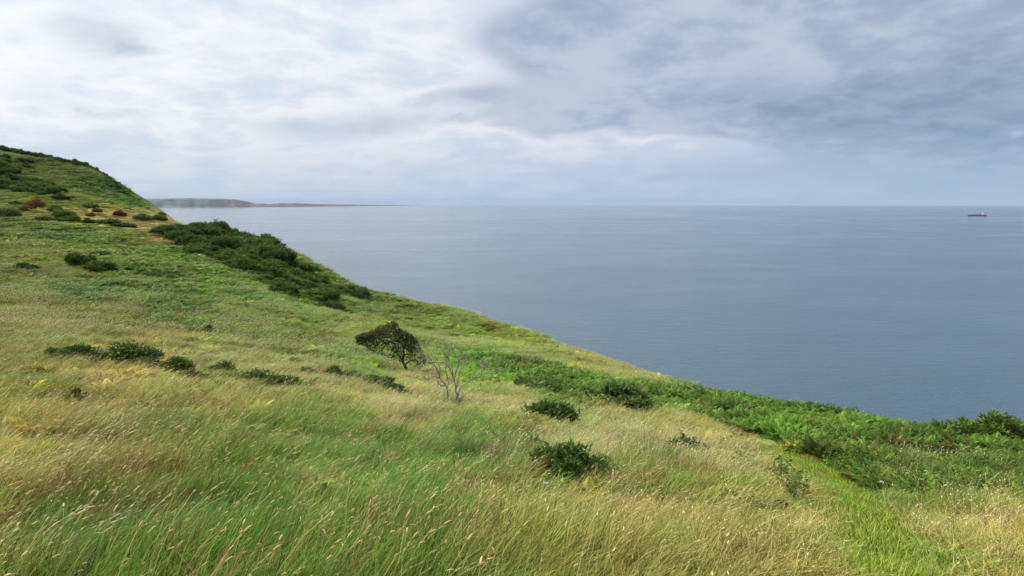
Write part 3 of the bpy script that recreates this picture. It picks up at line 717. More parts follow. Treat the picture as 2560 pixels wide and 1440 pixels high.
# ================================================================== things
BK_DARK = bark('hawthorn_bark', srgb(52, 44, 36), srgb(88, 78, 64)); BK_DEAD = bark('dead_wood', srgb(116, 106, 92), srgb(178, 168, 150), 14.0)
BK_STEM = bark('gorse_stem', srgb(70, 56, 42), srgb(105, 88, 66))
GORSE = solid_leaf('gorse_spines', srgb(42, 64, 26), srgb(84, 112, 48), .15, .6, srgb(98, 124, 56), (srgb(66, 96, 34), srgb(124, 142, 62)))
GORSE_BROWN = solid_leaf('dead_gorse_spines', srgb(92, 66, 44), srgb(140, 104, 72), .12, .8)
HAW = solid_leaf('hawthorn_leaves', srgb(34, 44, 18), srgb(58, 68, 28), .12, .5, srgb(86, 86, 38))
BRAM = solid_leaf('bramble_leaves', srgb(48, 72, 28), srgb(96, 118, 52), .2, .5, srgb(128, 132, 66))
def per_px(p):      # metres per photo pixel at a point of the slope
    return (p[1] * CP - (p[2] - EZ) * SP) / F

def gorse_meshes(seed, nlobe=9, tall=1.0, dens=230, nplume=26, needle=.06):
    """a mound of lobes bristling with short spiny shoots, a few plumes standing out of it"""
    r_ = np.random.default_rng(seed); fo = MB(); st = MB()
    def spikes(c, nd, ln, tv):
        m_ = len(c); wv = np.cross(nd, r_.normal(0, 1, (m_, 3))); wv /= np.linalg.norm(wv, axis=1, keepdims=True) + 1e-9
        fo.add(np.stack([c - wv * ln * .21, c + wv * ln * .21, c + nd * ln], 1).reshape(-1, 3), f3=np.arange(m_ * 3).reshape(-1, 3), rnd=np.repeat(r_.uniform(0, 1, m_), 3), t=np.repeat(tv, 3))
    for k in range(nlobe):
        a = r_.uniform(0, 6.283); rr = .34 * math.sqrt(r_.uniform()) if k else 0.0; R0 = r_.uniform(.11, .21) * (1.15 - rr)
        c0 = np.array([math.cos(a) * rr, math.sin(a) * rr, r_.uniform(.10, .34) * tall * (1.1 - 1.6 * rr)])
        p = np.linspace(0, 1, 4)[:, None]; st.tube(np.array([0, 0, -.04]) * (1 - p) + c0 * p, [.016, .012, .009, .005], 4)
        u = r_.normal(0, 1, (dens, 3)); u /= np.linalg.norm(u, axis=1, keepdims=True); u[:, 2] = np.where(u[:, 2] < -.35, -u[:, 2], u[:, 2])
        lump = 1 + .35 * np.sin(u[:, 0] * 7 + k) * np.sin(u[:, 1] * 8 + 2 * k) + r_.normal(0, .08, dens)
        c = c0 + u * (R0 * lump)[:, None] * r_.uniform(.7, 1.0, (dens, 1)); c[:, 2] = np.maximum(c[:, 2], -.02)
        for q in range(2):
            nd = u * .7 + r_.normal(0, .5, (dens, 3)) + np.array([.12, 0, .45]); nd /= np.linalg.norm(nd, axis=1, keepdims=True)
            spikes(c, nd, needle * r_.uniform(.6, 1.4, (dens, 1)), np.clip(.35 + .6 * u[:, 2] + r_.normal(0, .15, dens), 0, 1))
        n = dens // 2; v = r_.normal(0, 1, (n, 3)); v /= np.linalg.norm(v, axis=1, keepdims=True)
        leaves(fo, r_, c0 + v * R0 * .75 * r_.uniform(.3, 1, (n, 1)), .05, .2, np.zeros(n))
    for k in range(nplume):
        a = r_.uniform(0, 6.283); rr = .40 * math.sqrt(r_.uniform()); L = r_.uniform(.22, .5) * tall * (1.15 - rr); d = np.array([math.cos(a) * rr * 1.5 + r_.normal(.12, .2), math.sin(a) * rr * 1.5 + r_.normal(0, .2), 1.0]); d /= np.linalg.norm(d)
        p0 = np.array([math.cos(a) * rr * .8, math.sin(a) * rr * .8, .02]); p = np.linspace(0, 1, 4)[:, None]; st.tube(np.concatenate([[[0, 0, -.03]], p0 + d * L * p]), [.008, .008, .006, .005, .003], 3)
        m_ = 34; sv = r_.uniform(.3, 1.03, m_); c = p0 + d * L * sv[:, None]; th = r_.uniform(0, 6.283, m_)
        nd = np.stack([np.cos(th), np.sin(th), r_.uniform(.2, 1.0, m_)], -1); nd /= np.linalg.norm(nd, axis=1, keepdims=True)
        spikes(c, nd, needle * r_.uniform(.6, 1.2, (m_, 1)) * (1.15 - .5 * sv[:, None]), np.clip(sv * r_.uniform(.7, 1.1, m_), 0, 1))
    return fo.build('foliage', GORSE, link=False).data, st.build('stems', BK_STEM, link=False).data
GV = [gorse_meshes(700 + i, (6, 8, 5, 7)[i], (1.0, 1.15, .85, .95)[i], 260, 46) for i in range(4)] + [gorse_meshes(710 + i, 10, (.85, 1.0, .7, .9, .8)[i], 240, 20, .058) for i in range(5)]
GVB = []
for fm, sm in GV[2:6:2]:
    q = fm.copy(); q.materials.clear(); q.materials.append(GORSE_BROWN); GVB.append((q, sm))
CLEAR = []
MH = {}; MW = {}
for fm, sm in GV + GVB:
    q = np.empty(len(fm.vertices) * 3, np.float32); fm.vertices.foreach_get('co', q); MH[fm.name] = float(np.percentile(q[2::3], 98.5)); MW[fm.name] = 2 * float(np.percentile(np.hypot(q[0::3], q[1::3]), 96))
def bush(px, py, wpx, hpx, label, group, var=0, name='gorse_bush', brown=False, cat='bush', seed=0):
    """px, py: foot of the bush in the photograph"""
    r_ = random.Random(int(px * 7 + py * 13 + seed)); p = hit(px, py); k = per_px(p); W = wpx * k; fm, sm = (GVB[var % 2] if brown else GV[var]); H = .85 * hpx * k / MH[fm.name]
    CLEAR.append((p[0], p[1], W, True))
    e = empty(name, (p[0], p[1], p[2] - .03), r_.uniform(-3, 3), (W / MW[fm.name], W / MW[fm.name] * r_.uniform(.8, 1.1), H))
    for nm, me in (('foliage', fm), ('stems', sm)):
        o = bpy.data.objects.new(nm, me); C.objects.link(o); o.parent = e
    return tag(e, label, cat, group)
GG = 'gorse bushes in the long grass'
for i, a in enumerate([
    (1425, 1210, 225, 125, 'large bushy dark green gorse in the middle of the foreground grass'),
    (1330, 1150, 75, 75, 'slim gorse shoot at the edge of the large foreground gorse bush'),
    (1515, 1185, 90, 62, 'low gorse spur leaning out beside the large foreground gorse bush'),
    (1370, 1066, 135, 78, 'dark gorse where the bracken meets the pale grass below the dead shrub'),
    (1540, 1020, 190, 72, 'spreading dark gorse under the bleached dead twigs in the bracken'),
    (2492, 1116, 175, 98, 'rounded dark gorse on the skyline above the sea at the frame edge'),
    (140, 898, 60, 38, 'small gorse at the upper end of the gorse row in pale grass'),
    (197, 900, 85, 46, 'low wide gorse second from the upper end of the gorse row'),
    (258, 918, 62, 42, 'low gorse filling the gap before the tallest gorse of the row'),
    (318, 926, 125, 82, 'tallest and darkest gorse in the row across the pale grass'),
    (380, 930, 70, 38, 'low gorse trailing off below the tallest gorse of the row'),
    (443, 945, 62, 66, 'thin upright brownish gorse between the row and the fallen gorse limb'),
    (475, 962, 90, 45, 'straggly gorse in golden grass beside the leaning gorse limb'),
    (560, 940, 62, 44, 'gorse tuft at the raised end of the leaning gorse limb'),
    (546, 986, 60, 40, 'lone small gorse standing in open pale straw grass'),
    (405, 955, 26, 16, 'tiny gorse sprig at the foot of the straggly gorse'),
    (196, 1022, 46, 62, 'bright green slender gorse seedling in golden grass'),
    (642, 972, 92, 58, 'dense dark gorse before the pale hay streak'),
    (705, 985, 110, 62, 'green gorse mound beside the pale hay streak'),
    (765, 945, 44, 34, 'small upright gorse sprig in the straw grass beyond the mound'),
    (838, 950, 52, 44, 'gorse sprig where the low gorse line toward the dead tree begins'),
    (880, 962, 85, 40, 'first low bush of the gorse line leading to the dead tree'),
    (930, 972, 90, 40, 'second low bush of the gorse line leading to the dead tree'),
    (985, 990, 74, 36, 'last dark bush of the gorse line nearest the dead tree'),
    (1078, 1030, 66, 34, 'low gorse at the foot of the dead tree among flattened grass'),
    (735, 912, 40, 22, 'little dark gorse alone on the pale slope above the gorse mound'),
    (520, 838, 34, 30, 'single dark gorse dot in the bracken stripe across the slope'),
    (690, 852, 44, 18, 'low gorse at the end of the bracken stripe across the slope'),
    (1955, 1275, 44, 34, 'leafy dark sprig near the path in pale seeding grass'),
    (1820, 1262, 70, 46, 'low green leafy bush in the pale grass left of the path')]):
    bush(a[0], a[1], a[2] * (1.3 if i > 5 else 1.05), a[3] * .9, a[4], GG, i % 4 if i != 5 else 5)
HG = 'scattered gorse on the far hillside'
for i, a in enumerate([
    (22, 545, 55, 30, 'dark gorse at the very edge of the picture below the yellow green bank'),
    (137, 531, 36, 20, 'rounded gorse just above the twin gorse on the hill shelf'), (157, 543, 50, 22, 'gorse below the rounded one on the hill shelf'),
    (150, 499, 40, 18, 'gorse on the grassy bank under the dark hilltop thicket'), (232, 521, 46, 14, 'flat wide gorse on straw ground under the steep green face'),
    (110, 556, 46, 18, 'left half of the long gorse strip below the hill shelf'), (140, 557, 40, 16, 'right half of the long gorse strip below the hill shelf'),
    (176, 558, 44, 22, 'rounded gorse at the end of the long strip on the hill'), (219, 560, 34, 18, 'small pointed gorse between two gorse strips on the hill'),
    (262, 563, 60, 18, 'long low gorse below the brown scrub'), (303, 570, 52, 16, 'low gorse trailing downhill from the brown scrub'),
    (355, 553, 36, 22, 'gorse beside the bare sandy ground near the hill skyline'), (396, 552, 36, 18, 'gorse on the skyline notch before the dark thicket'),
    (402, 540, 24, 10, 'tiny gorse breaking the skyline at the notch'), (204, 668, 58, 42, 'big dark gorse alone on the green slope'),
    (244, 680, 66, 34, 'dark gorse trailing down beside the big lone one'), (58, 678, 60, 26, 'small dark gorse by itself on the yellow green slope'),
    (375, 694, 50, 18, 'low dark gorse on the bracken slope under the thicket'), (425, 700, 40, 16, 'small gorse lower down the bracken slope under the thicket'),
    (130, 806, 34, 14, 'small gorse speck in pale mid slope grass'), (245, 640, 50, 16, 'faint gorse just above the big lone one')]):
    bush(a[0], a[1], a[2] * 1.15, a[3] * .9, a[4], HG, 4 + i % 5)
for i, a in enumerate([
    (88, 522, 56, 24, 'reddish brown dead gorse patch on the hillside bank'), (66, 528, 40, 14, 'lower arm of the reddish dead gorse patch'), (40, 512, 30, 11, 'small brown dead gorse above the dark edge bush'),
    (242, 532, 28, 11, 'brown dead gorse at the top of the straw shelf'), (228, 543, 28, 10, 'brown dead gorse lower on the straw shelf'), (298, 540, 32, 14, 'brown dead gorse in the middle of the sandy ground'),
    (374, 553, 26, 12, 'brown dead gorse squeezed between two green ones'), (487, 572, 34, 14, 'rusty dead gorse on top of the dark thicket'), (600, 655, 30, 12, 'rusty dead patch within the dark thicket'),
    (815, 742, 40, 22, 'dull brown dead gorse at the lower end of the thicket')]):
    bush(a[0], a[1], a[2], a[3], a[4], 'dead brown gorse on the hillside', i, 'dead_gorse_bush', True)
# the thickets: many alike bushes grown together
def inside(poly, x, y):
    c = False; j = len(poly) - 1
    for i in range(len(poly)):
        (xi, yi), (xj, yj) = poly[i], poly[j]
        if (yi > y) != (yj > y) and x < (xj - xi) * (y - yi) / (yj - yi) + xi: c = not c
        j = i
    return c
def thicket(poly, n, wlo, whi, hf, label, group, seed, mind, name='gorse_bush', ragged=False):
    r_ = random.Random(seed); xs = [p[0] for p in poly]; ys = [p[1] for p in poly]; got = []; tries = 0
    while len(got) < n and tries < 9000:
        tries += 1; x = r_.uniform(min(xs), max(xs)); y = r_.uniform(min(ys), max(ys))
        if inside(poly, x, y) and all((x - a) ** 2 + ((y - b) * 1.6) ** 2 > mind ** 2 for a, b in got): got.append((x, y))
    for x, y in got:
        wv = wlo + (whi - wlo) * r_.random() ** 1.7
        if ragged and vnoise(np.array([x / 30.0]), np.array([y / 14.0]), 5)[0] < .14: continue
        bush(x, y, wv, wv * hf * r_.uniform(.8, 1.2), label if isinstance(label, str) else label[0 if x < 520 else 1 if x < 700 else 2], group, 4 + r_.randrange(5), name, seed=seed)
thicket([(400, 575), (450, 568), (520, 563), (620, 590), (698, 618), (722, 650), (790, 690), (880, 735), (902, 758), (830, 782), (760, 770), (690, 735), (610, 690), (530, 652), (440, 612)], 150, 26, 96, .38,
        ('dark gorse at the top of the hill shoulder thicket beside the sandy track', 'dark gorse in the middle of the hill shoulder thicket', 'dark gorse at the lower seaward end of the hill shoulder thicket'), 'gorse thicket on the hill shoulder', 3, 13, ragged=True)
thicket([(380, 590), (450, 625), (540, 668), (620, 705), (700, 748), (770, 782), (850, 792), (920, 775), (930, 760), (880, 740), (700, 700), (520, 620), (420, 575)], 34, 14, 34, .4,
        'small outlying gorse on the lower fringe of the hill shoulder thicket', 'gorse on the fringe of the thicket', 6, 12)
thicket([(0, 452), (60, 448), (120, 462), (165, 482), (150, 492), (90, 486), (0, 482)], 26, 24, 44, .5, 'dark gorse in the thicket band across the upper hill', 'gorse thicket on the upper hill', 4, 15)
thicket([(0, 400), (60, 408), (80, 425), (0, 445)], 12, 24, 42, .5, 'dark gorse in the clump near the hilltop at the edge', 'gorse clump near the hilltop', 5, 15)
for x in range(-10, 345, 9):     # scrub along the hill's skyline
    yb = float(np.interp(x, [-10, 0, 100, 200, 240, 270, 330, 350], [369, 371, 390, 413, 426, 450, 500, 515])); rr = random.Random(x)
    bush(x, yb + 3, rr.uniform(16, 30), rr.uniform(6, 12) + (6 if 185 < x < 235 else 0), 'wind clipped scrub along the skyline of the hill', 'scrub on the hill skyline', 4 + rr.randrange(5), 'heath_bush', seed=1)

# ---------------------------------------------------------------- trees
def grow(nodes, parents, attract, r_, step, jit, droop=0.0):
    """join every attractor to the nearest existing node by a crooked twig"""
    nodes = [np.asarray(n, float) for n in nodes]; root = nodes[0]
    for a in sorted(attract, key=lambda q: np.linalg.norm(q - nodes[len(parents) - 1])):
        N = np.array(nodes); d = np.linalg.norm(N - a, axis=1) + np.where(N[:, 2] > a[2] + .05, .25 * (N[:, 2] - a[2]), 0) + np.where(np.arange(len(N)) < 2, 1.0, 0)
        i = int(np.argmin(d)); L = np.linalg.norm(nodes[i] - a); k = max(1, int(L / step)); p0 = nodes[i]; pr = i
        for q in range(1, k + 1):
            s = q / k; pos = p0 * (1 - s) + a * s + r_.normal(0, jit * L / max(k, 2), 3) * (q < k) + np.array([0, 0, droop * L * s * (1 - s)])
            nodes.append(pos); parents.append(pr); pr = len(nodes) - 1
    return nodes, parents
def radii(parents, tip, expo, cap):
    n = len(parents); wgt = np.zeros(n); ch = np.zeros(n, int)
    for i in range(1, n): ch[parents[i]] += 1
    wgt[ch == 0] = 1
    for i in range(n - 1, 0, -1): wgt[parents[i]] += wgt[i]
    return np.minimum(tip * np.maximum(wgt, 1) ** expo, cap)
def limbs(mb, nodes, parents, rad, lo, hi=None, sides=4):
    for i in range(lo, hi or len(nodes)):
        if parents[i] >= 0: mb.tube(np.array([nodes[parents[i]], nodes[i]]), np.array([min(rad[parents[i]], rad[i] * 1.35), rad[i]]), sides)

def hawthorn():
    p = hit(1018, 934); k = per_px(p); r_ = np.random.default_rng(42)
    poly = [(894, 842), (912, 858), (940, 874), (965, 892), (992, 904), (1020, 902), (1046, 914), (1064, 908), (1064, 893), (1050, 868), (1036, 848), (1006, 826), (985, 812), (968, 807), (954, 817), (938, 827), (915, 832)]
    L = lambda q, d=0.0: np.array([(q[0] - 1018) * k, d, (934 - q[1]) * k])
    e = empty('hawthorn_tree', p); CLEAR.append((p[0], p[1], .8, True))
    top = lambda x: float(np.interp(x, [894, 915, 938, 954, 968, 985, 1006, 1036, 1050, 1064], [842, 832, 827, 817, 807, 812, 826, 848, 868, 900]))
    bot = lambda x: float(np.interp(x, [894, 912, 940, 965, 992, 1020, 1046, 1064], [846, 860, 876, 893, 905, 903, 914, 909]))
    att = []; lv = []; tv = []
    while len(att) < 230:
        x = r_.uniform(896, 1064); u = r_.uniform(0, 1); y = top(x) + (bot(x) - top(x)) * u + 2
        half = 30 * math.sqrt(max(.05, 1 - ((x - 985) / 95) ** 2)); att.append(L((x, y), r_.uniform(-1, 1) * half * k * 1.2))
    while len(lv) < 14000:
        x = r_.uniform(894, 1066); u = r_.uniform(0, 1) ** 1.9; y = top(x) + (bot(x) - top(x)) * u
        if x > 1040 and r_.uniform() < .72: continue
        if u > .5 and r_.uniform() < (u - .5) * 1.5: continue
        if u > .6: y += 16 * fbm(np.array([x / 12.0]), np.array([7.7]), 9, 2)[0]
        half = 32 * math.sqrt(max(.05, 1 - ((x - 985) / 95) ** 2)) * (1.0 - .25 * (1 - u) ** 3)
        y += 7 * fbm(np.array([x / 9.0]), np.array([u * 2]), 3, 2)[0] * 2
        q = L((x, y), r_.uniform(-1, 1) * half * k * 1.25)
        if fbm(np.array([q[0] * 2.6]), np.array([q[2] * 2.6 + q[1] * 1.7]), 5, 3)[0] < -.13 - .12 * (1 - u): continue
        lv.append(q + r_.normal(0, .03, 3)); tv.append((1 - u) * (1.0 if x < 985 else .45))  # sunlit top and left of the crown painted in as lighter leaf colour
    trunk = [L((1018, 940)), L((1017, 925), .02), L((1012, 912), .0), L((1006, 902), .02)]
    nodes = trunk + [L((1000, 892), .1), L((1026, 900), -.1), L((1040, 897), -.15), L((990, 880), .2), L((1012, 884), -.2), L((1010, 868), -.1)]
    par = [-1, 0, 1, 2, 3, 2, 5, 4, 3, 8]
    nodes, par = grow(nodes, par, att, r_, .16, .35)
    rad = radii(par, .010, .50, .15)
    a = MB(); limbs(a, nodes, par, rad, 0, 4, 7); a.tube(np.array([trunk[0] - [0, 0, .15], trunk[0], trunk[1]]), [.2, .17, rad[1]], 8); a.build('trunk', BK_DARK, e, True)
    b = MB(); limbs(b, nodes, par, rad, 4); b.build('branches', BK_DARK, e, True)
    c = MB(); leaves(c, r_, np.array(lv), .046, .4, np.array(tv)); c.build('crown', HAW, e)
    tag(e, 'wind swept dark hawthorn tree with its crown combed to one side', 'tree')
hawthorn()

def crooked_tree(name, lims, trunks, foot_px, conv, twig_n, tip, base_r, label, cat, seed, twigs_len=.28):
    r_ = np.random.default_rng(seed); p = hit(*foot_px); k = per_px(p); e = empty(name, p); CLEAR.append((p[0], p[1], .5, True)); wood = MB(); tr = []
    ends = []
    for li, ln in enumerate(lims):
        pts = np.array([[(conv(q)[0] - foot_px[0]) * k, 0, (foot_px[1] - conv(q)[1]) * k] for q in ln]); n = len(pts)
        dp = r_.uniform(-1, 1) * .22 if li not in trunks else r_.uniform(-.1, .1)
        s = np.linspace(0, 1, n); pts[:, 1] = dp * s + (trunk_y.get(ln[0], 0.0)); 
        for q, v in zip(ln, pts): trunk_y.setdefault(q, v[1])
        # finer, crooked polyline
        m_ = (n - 1) * 3 + 1; u = np.linspace(0, n - 1, m_); fine = np.stack([np.interp(u, np.arange(n), pts[:, c]) for c in range(3)], -1)
        fine[1:-1] += r_.normal(0, .010, (m_ - 2, 3)); r0 = base_r if li in trunks else base_r * .48
        rad = np.linspace(r0, tip * 1.5, m_) if li not in trunks else np.linspace(r0, tip * 2.2, m_)
        if li in trunks: mb = MB(); mb.tube(fine, rad, 6); tr.append(mb)
        else: wood.tube(fine, rad, 5)
        ends.append(fine)
    for j in range(twig_n):
        f_ = ends[r_.integers(len(ends))]; i = int(r_.integers(int(len(f_) * .4), len(f_))); b = f_[i]; dirn = f_[i] - f_[max(i - 1, 0)]; dirn /= np.linalg.norm(dirn) + 1e-6
        d = dirn * .5 + r_.normal(0, .6, 3) + np.array([0, 0, .25]); d /= np.linalg.norm(d); Lg = twigs_len * r_.uniform(.4, 1.3); q = np.linspace(0, 1, 5)[:, None]
        P = b + d * Lg * q + r_.normal(0, .02, (5, 3)) * q; wood.tube(P, np.linspace(tip * 1.3, tip * .6, 5), 4)
        for h_ in range(2):
            d2 = d + r_.normal(0, .6, 3); d2 /= np.linalg.norm(d2); q2 = np.linspace(0, 1, 3)[:, None]; wood.tube(P[2 + h_] + d2 * Lg * .5 * q2, [tip, tip * .8, tip * .5], 3)
    for mb in tr: mb.build('trunk', BK_DEAD, e, True)
    if wood.n: wood.build('branches', BK_DEAD, e, True)
    return tag(e, label, cat)
trunk_y = {}
D3 = lambda q: (860 + q[0] / 4.8, 760 + q[1] / 4.8)
crooked_tree('dead_tree', [
    [(1255, 1225), (1245, 1100), (1238, 1000), (1222, 950)], [(1352, 1265), (1360, 1120), (1345, 1000), (1330, 920), (1310, 850)],
    [(1222, 950), (1190, 920), (1160, 885), (1150, 840), (1165, 760), (1130, 640), (1110, 600)], [(1238, 1000), (1255, 960), (1250, 880), (1225, 800), (1240, 700), (1225, 600), (1190, 560), (1160, 500)],
    [(1222, 950), (1180, 970), (1140, 940), (1135, 900)], [(1160, 885), (1120, 850), (1050, 860), (1000, 865)], [(1150, 840), (1110, 740), (1060, 700), (980, 650), (920, 590), (880, 475)],
    [(1310, 850), (1290, 790), (1250, 720), (1200, 690), (1120, 690), (1040, 680), (990, 720)], [(1330, 920), (1340, 820), (1370, 740), (1380, 660), (1350, 600), (1320, 560), (1310, 520)],
    [(1370, 740), (1420, 660), (1420, 590), (1400, 550)], [(1310, 850), (1300, 740), (1250, 640), (1270, 560), (1300, 520), (1350, 510)], [(1250, 640), (1200, 560), (1230, 495)],
    [(1360, 1120), (1400, 990), (1450, 950), (1520, 910), (1590, 880), (1650, 850), (1670, 790), (1690, 750), (1720, 690)], [(1520, 910), (1560, 830), (1590, 785), (1660, 765), (1740, 750)],
    [(1345, 1000), (1380, 890), (1385, 820), (1440, 740), (1500, 700)], [(1360, 1120), (1410, 1195), (1440, 1170), (1500, 1150), (1555, 1160)], [(1410, 1195), (1400, 1130), (1440, 1090)],
    [(1060, 700), (1050, 640), (1000, 600)], [(1060, 700), (1000, 690), (950, 640), (930, 560)], [(1380, 660), (1440, 640), (1460, 590)]],
    {0, 1}, (1141, 1021), D3, 120, .0080, .060, 'bare bleached dead tree with two thin trunks beside the dark hawthorn', 'tree', 8)
trunk_y = {}
D4 = lambda q: (1240 + q[0] / 4, 900 + q[1] / 4)
crooked_tree('dead_shrub', [
    [(1230, 400), (1225, 300), (1150, 240), (1160, 165)], [(1230, 400), (1240, 310), (1290, 260), (1310, 200)], [(1225, 300), (1140, 270), (1080, 250), (1075, 290)], [(1290, 260), (1350, 300), (1440, 270)], [(1240, 310), (1320, 330), (1410, 320), (1450, 290)],
    [(1230, 400), (1120, 370), (1030, 380), (960, 440)], [(1290, 260), (1260, 230), (1200, 200)], [(1320, 330), (1300, 380), (1240, 420)]],
    {0}, (1548, 1008), D4, 46, .0095, .03, 'tangle of bleached dead twigs standing out of the bracken', 'shrub', 9, .35)
trunk_y = {}
crooked_tree('dead_shrub', [
    [(1900, 800), (1910, 740), (1870, 680), (1850, 640)], [(1900, 800), (1940, 740), (1960, 690), (1975, 650)], [(1910, 740), (1930, 700), (1920, 660)], [(1900, 800), (1980, 750), (2010, 690)], [(1900, 800), (1850, 740), (1830, 690)]],
    {0}, (1718, 1108), D4, 16, .005, .012, 'small dry twigs sticking up behind the flowering bramble', 'shrub', 10, .2)
trunk_y = {}
D5 = lambda q: (1920 + q[0] / 4, 960 + q[1] / 4)
crooked_tree('dead_cane', [[(1090, 360), (1070, 290), (1030, 262), (940, 255)]], {0}, (2192, 1050), D5, 0, .006, .010, 'pale arched dead cane on the bracken skyline', 'cane', 11)
trunk_y = {}
crooked_tree('dead_cane', [[(1230, 520), (1200, 470), (1160, 445), (1115, 415)]], {0}, (2228, 1090), D5, 0, .005, .009, 'short pale dead cane leaning in the bracken below the skyline', 'cane', 12)

# ---------------------------------------------------------------- flowering plants
PETAL = paint('white_petals', (.58, .57, .52), .8); YEL = paint('ragwort_yellow', (.75, .48, .03), .7); RED = solid_leaf('sorrel_seeds', srgb(128, 66, 36), srgb(176, 104, 58), .25, .7); STEMG = paint('green_stems', srgb(92, 104, 48), .8)
def flower_head(mb, c, R, n, r_):
    a = r_.uniform(0, 6.283, n); rr = R * np.sqrt(r_.uniform(0, 1, n)); cc = np.stack([c[0] + rr * np.cos(a), c[1] + rr * np.sin(a), c[2] + r_.uniform(-.3, .4, n) * R * .5], -1)
    leaves(mb, r_, cc, R * .42, 1.2, np.zeros(n))
def bramble():
    p = hit(1700, 1148); k = per_px(p); e = empty('bramble_bush', p); CLEAR.append((p[0], p[1], 150 * k, True)); r_ = np.random.default_rng(77); mb = MB(); st = MB(); fl = []
    for j in range(34):
        a = r_.uniform(0, 6.283); R = r_.uniform(.3, 1.0); tip = np.array([math.cos(a) * R * 82 * k, math.sin(a) * R * 60 * k, r_.uniform(.15, .7) * 70 * k * (1.1 - .5 * R)])
        q = np.linspace(0, 1, 7)[:, None]; P = tip * q + np.array([0, 0, 1]) * (q * (1 - q)) * 70 * k * r_.uniform(.6, 1.6); st.tube(P, np.linspace(.007, .003, 7), 3)
        m_ = 30; u = r_.uniform(.15, 1.0, m_); c = np.stack([np.interp(u, q[:, 0], P[:, i]) for i in range(3)], -1) + r_.normal(0, .06, (m_, 3)); leaves(mb, r_, c, .055, .6, u * .8)
        fl.append(P[5])
    mb.build('leaves', BRAM, e); st.build('stems', BK_STEM, e)
    for j in range(12):
        f = MB(); flower_head(f, fl[j] + [0, 0, .09], .045, 9, r_); f.build('flower', PETAL, e)
    tag(e, 'mounded bramble bush dotted with white flowers in pale grass', 'bush')
bramble()
def plant(name, px, py, hpx, build, label, cat, group=None, seed=0):
    p = hit(px, py); k = per_px(p); e = empty(name, p); build(e, hpx * k, np.random.default_rng(seed)); return tag(e, label, cat, group)
def sorrel(e, H, r_):
    st = MB(); sd = MB()
    for j in range(3):
        b = np.zeros(3); tip = b + np.array([H * r_.uniform(.25, .5), r_.normal(0, .05), H * r_.uniform(.8, 1.05)]); q = np.linspace(0, 1, 5)[:, None]; P = b + (tip - b) * q + np.array([-.05, 0, .03]) * q * (1 - q); st.tube(P, np.linspace(.004, .002, 5), 3)
        n = 60; u = r_.uniform(.45, 1.0, n); c = b + (tip - b) * u[:, None] + r_.normal(0, .012, (n, 3)); leaves(sd, r_, c, .011, .3, u)
    st.build('stems', STEMG, e); sd.build('seed_spikes', RED, e)
for i, (px, py) in enumerate([(296, 1185), (262, 1232), (308, 1240), (214, 1228), (152, 1210), (344, 1226), (368, 1205), (400, 1190), (604, 1190), (590, 1212), (442, 1282), (12, 1250), (6, 1318), (420, 1212), (520, 1165), (560, 1150)]):
    plant('sorrel_plant', px, py + 26, 88, sorrel, 'rust red sorrel seed spike leaning in the foreground grass', 'plant', 'red sorrel in the foreground grass', 20 + i)
def umbel(e, H, r_):
    st = MB(); st.tube(np.array([[0, 0, -.02], [.02, 0, H * .5], [.06, 0, H]]), [.004, .003, .002], 3); st.build('stem', STEMG, e)
    f = MB(); flower_head(f, (.06, 0, H), .034, 18, r_); f.build('flower_head', PETAL, e)
for i, (px, py, lb) in enumerate([(2302, 1192, 'largest white flower head in the herbs above the path bend'), (2257, 1197, 'white flower head just left of the largest one'), (2332, 1202, 'white flower head just right of the largest one'),
                                  (2290, 1212, 'small white flower head below the largest one'), (2350, 1227, 'lowest white flower head at the edge of the golden grass'), (2191, 1219, 'white flower head beside the green path'), (1352, 1222, 'white flower head below the large foreground gorse')]):
    plant('white_flower', px, py + 42, 58, umbel, lb, 'flower', 'white flowers among the herbs', 50 + i)
def ragwort(e, H, r_):
    st = MB(); f = MB(); lf = MB()
    for j in range(4):
        tip = np.array([r_.normal(0, .06), r_.normal(0, .06), H * r_.uniform(.85, 1.0)]); q = np.linspace(0, 1, 4)[:, None]; st.tube(tip * q, [.006, .005, .004, .003], 3); flower_head(f, tip, .045, 12, r_)
        u = r_.uniform(.1, .8, 12)[:, None]; leaves(lf, r_, tip * u + r_.normal(0, .05, (12, 3)), .05, .5, np.zeros(12))
    st.build('stem', STEMG, e); f.build('flower_head', YEL, e); lf.build('leaves', BRAM, e)
plant('ragwort_plant', 1972, 1136, 26, ragwort, 'yellow flowered ragwort where the path meets the bracken', 'plant', None, 90)

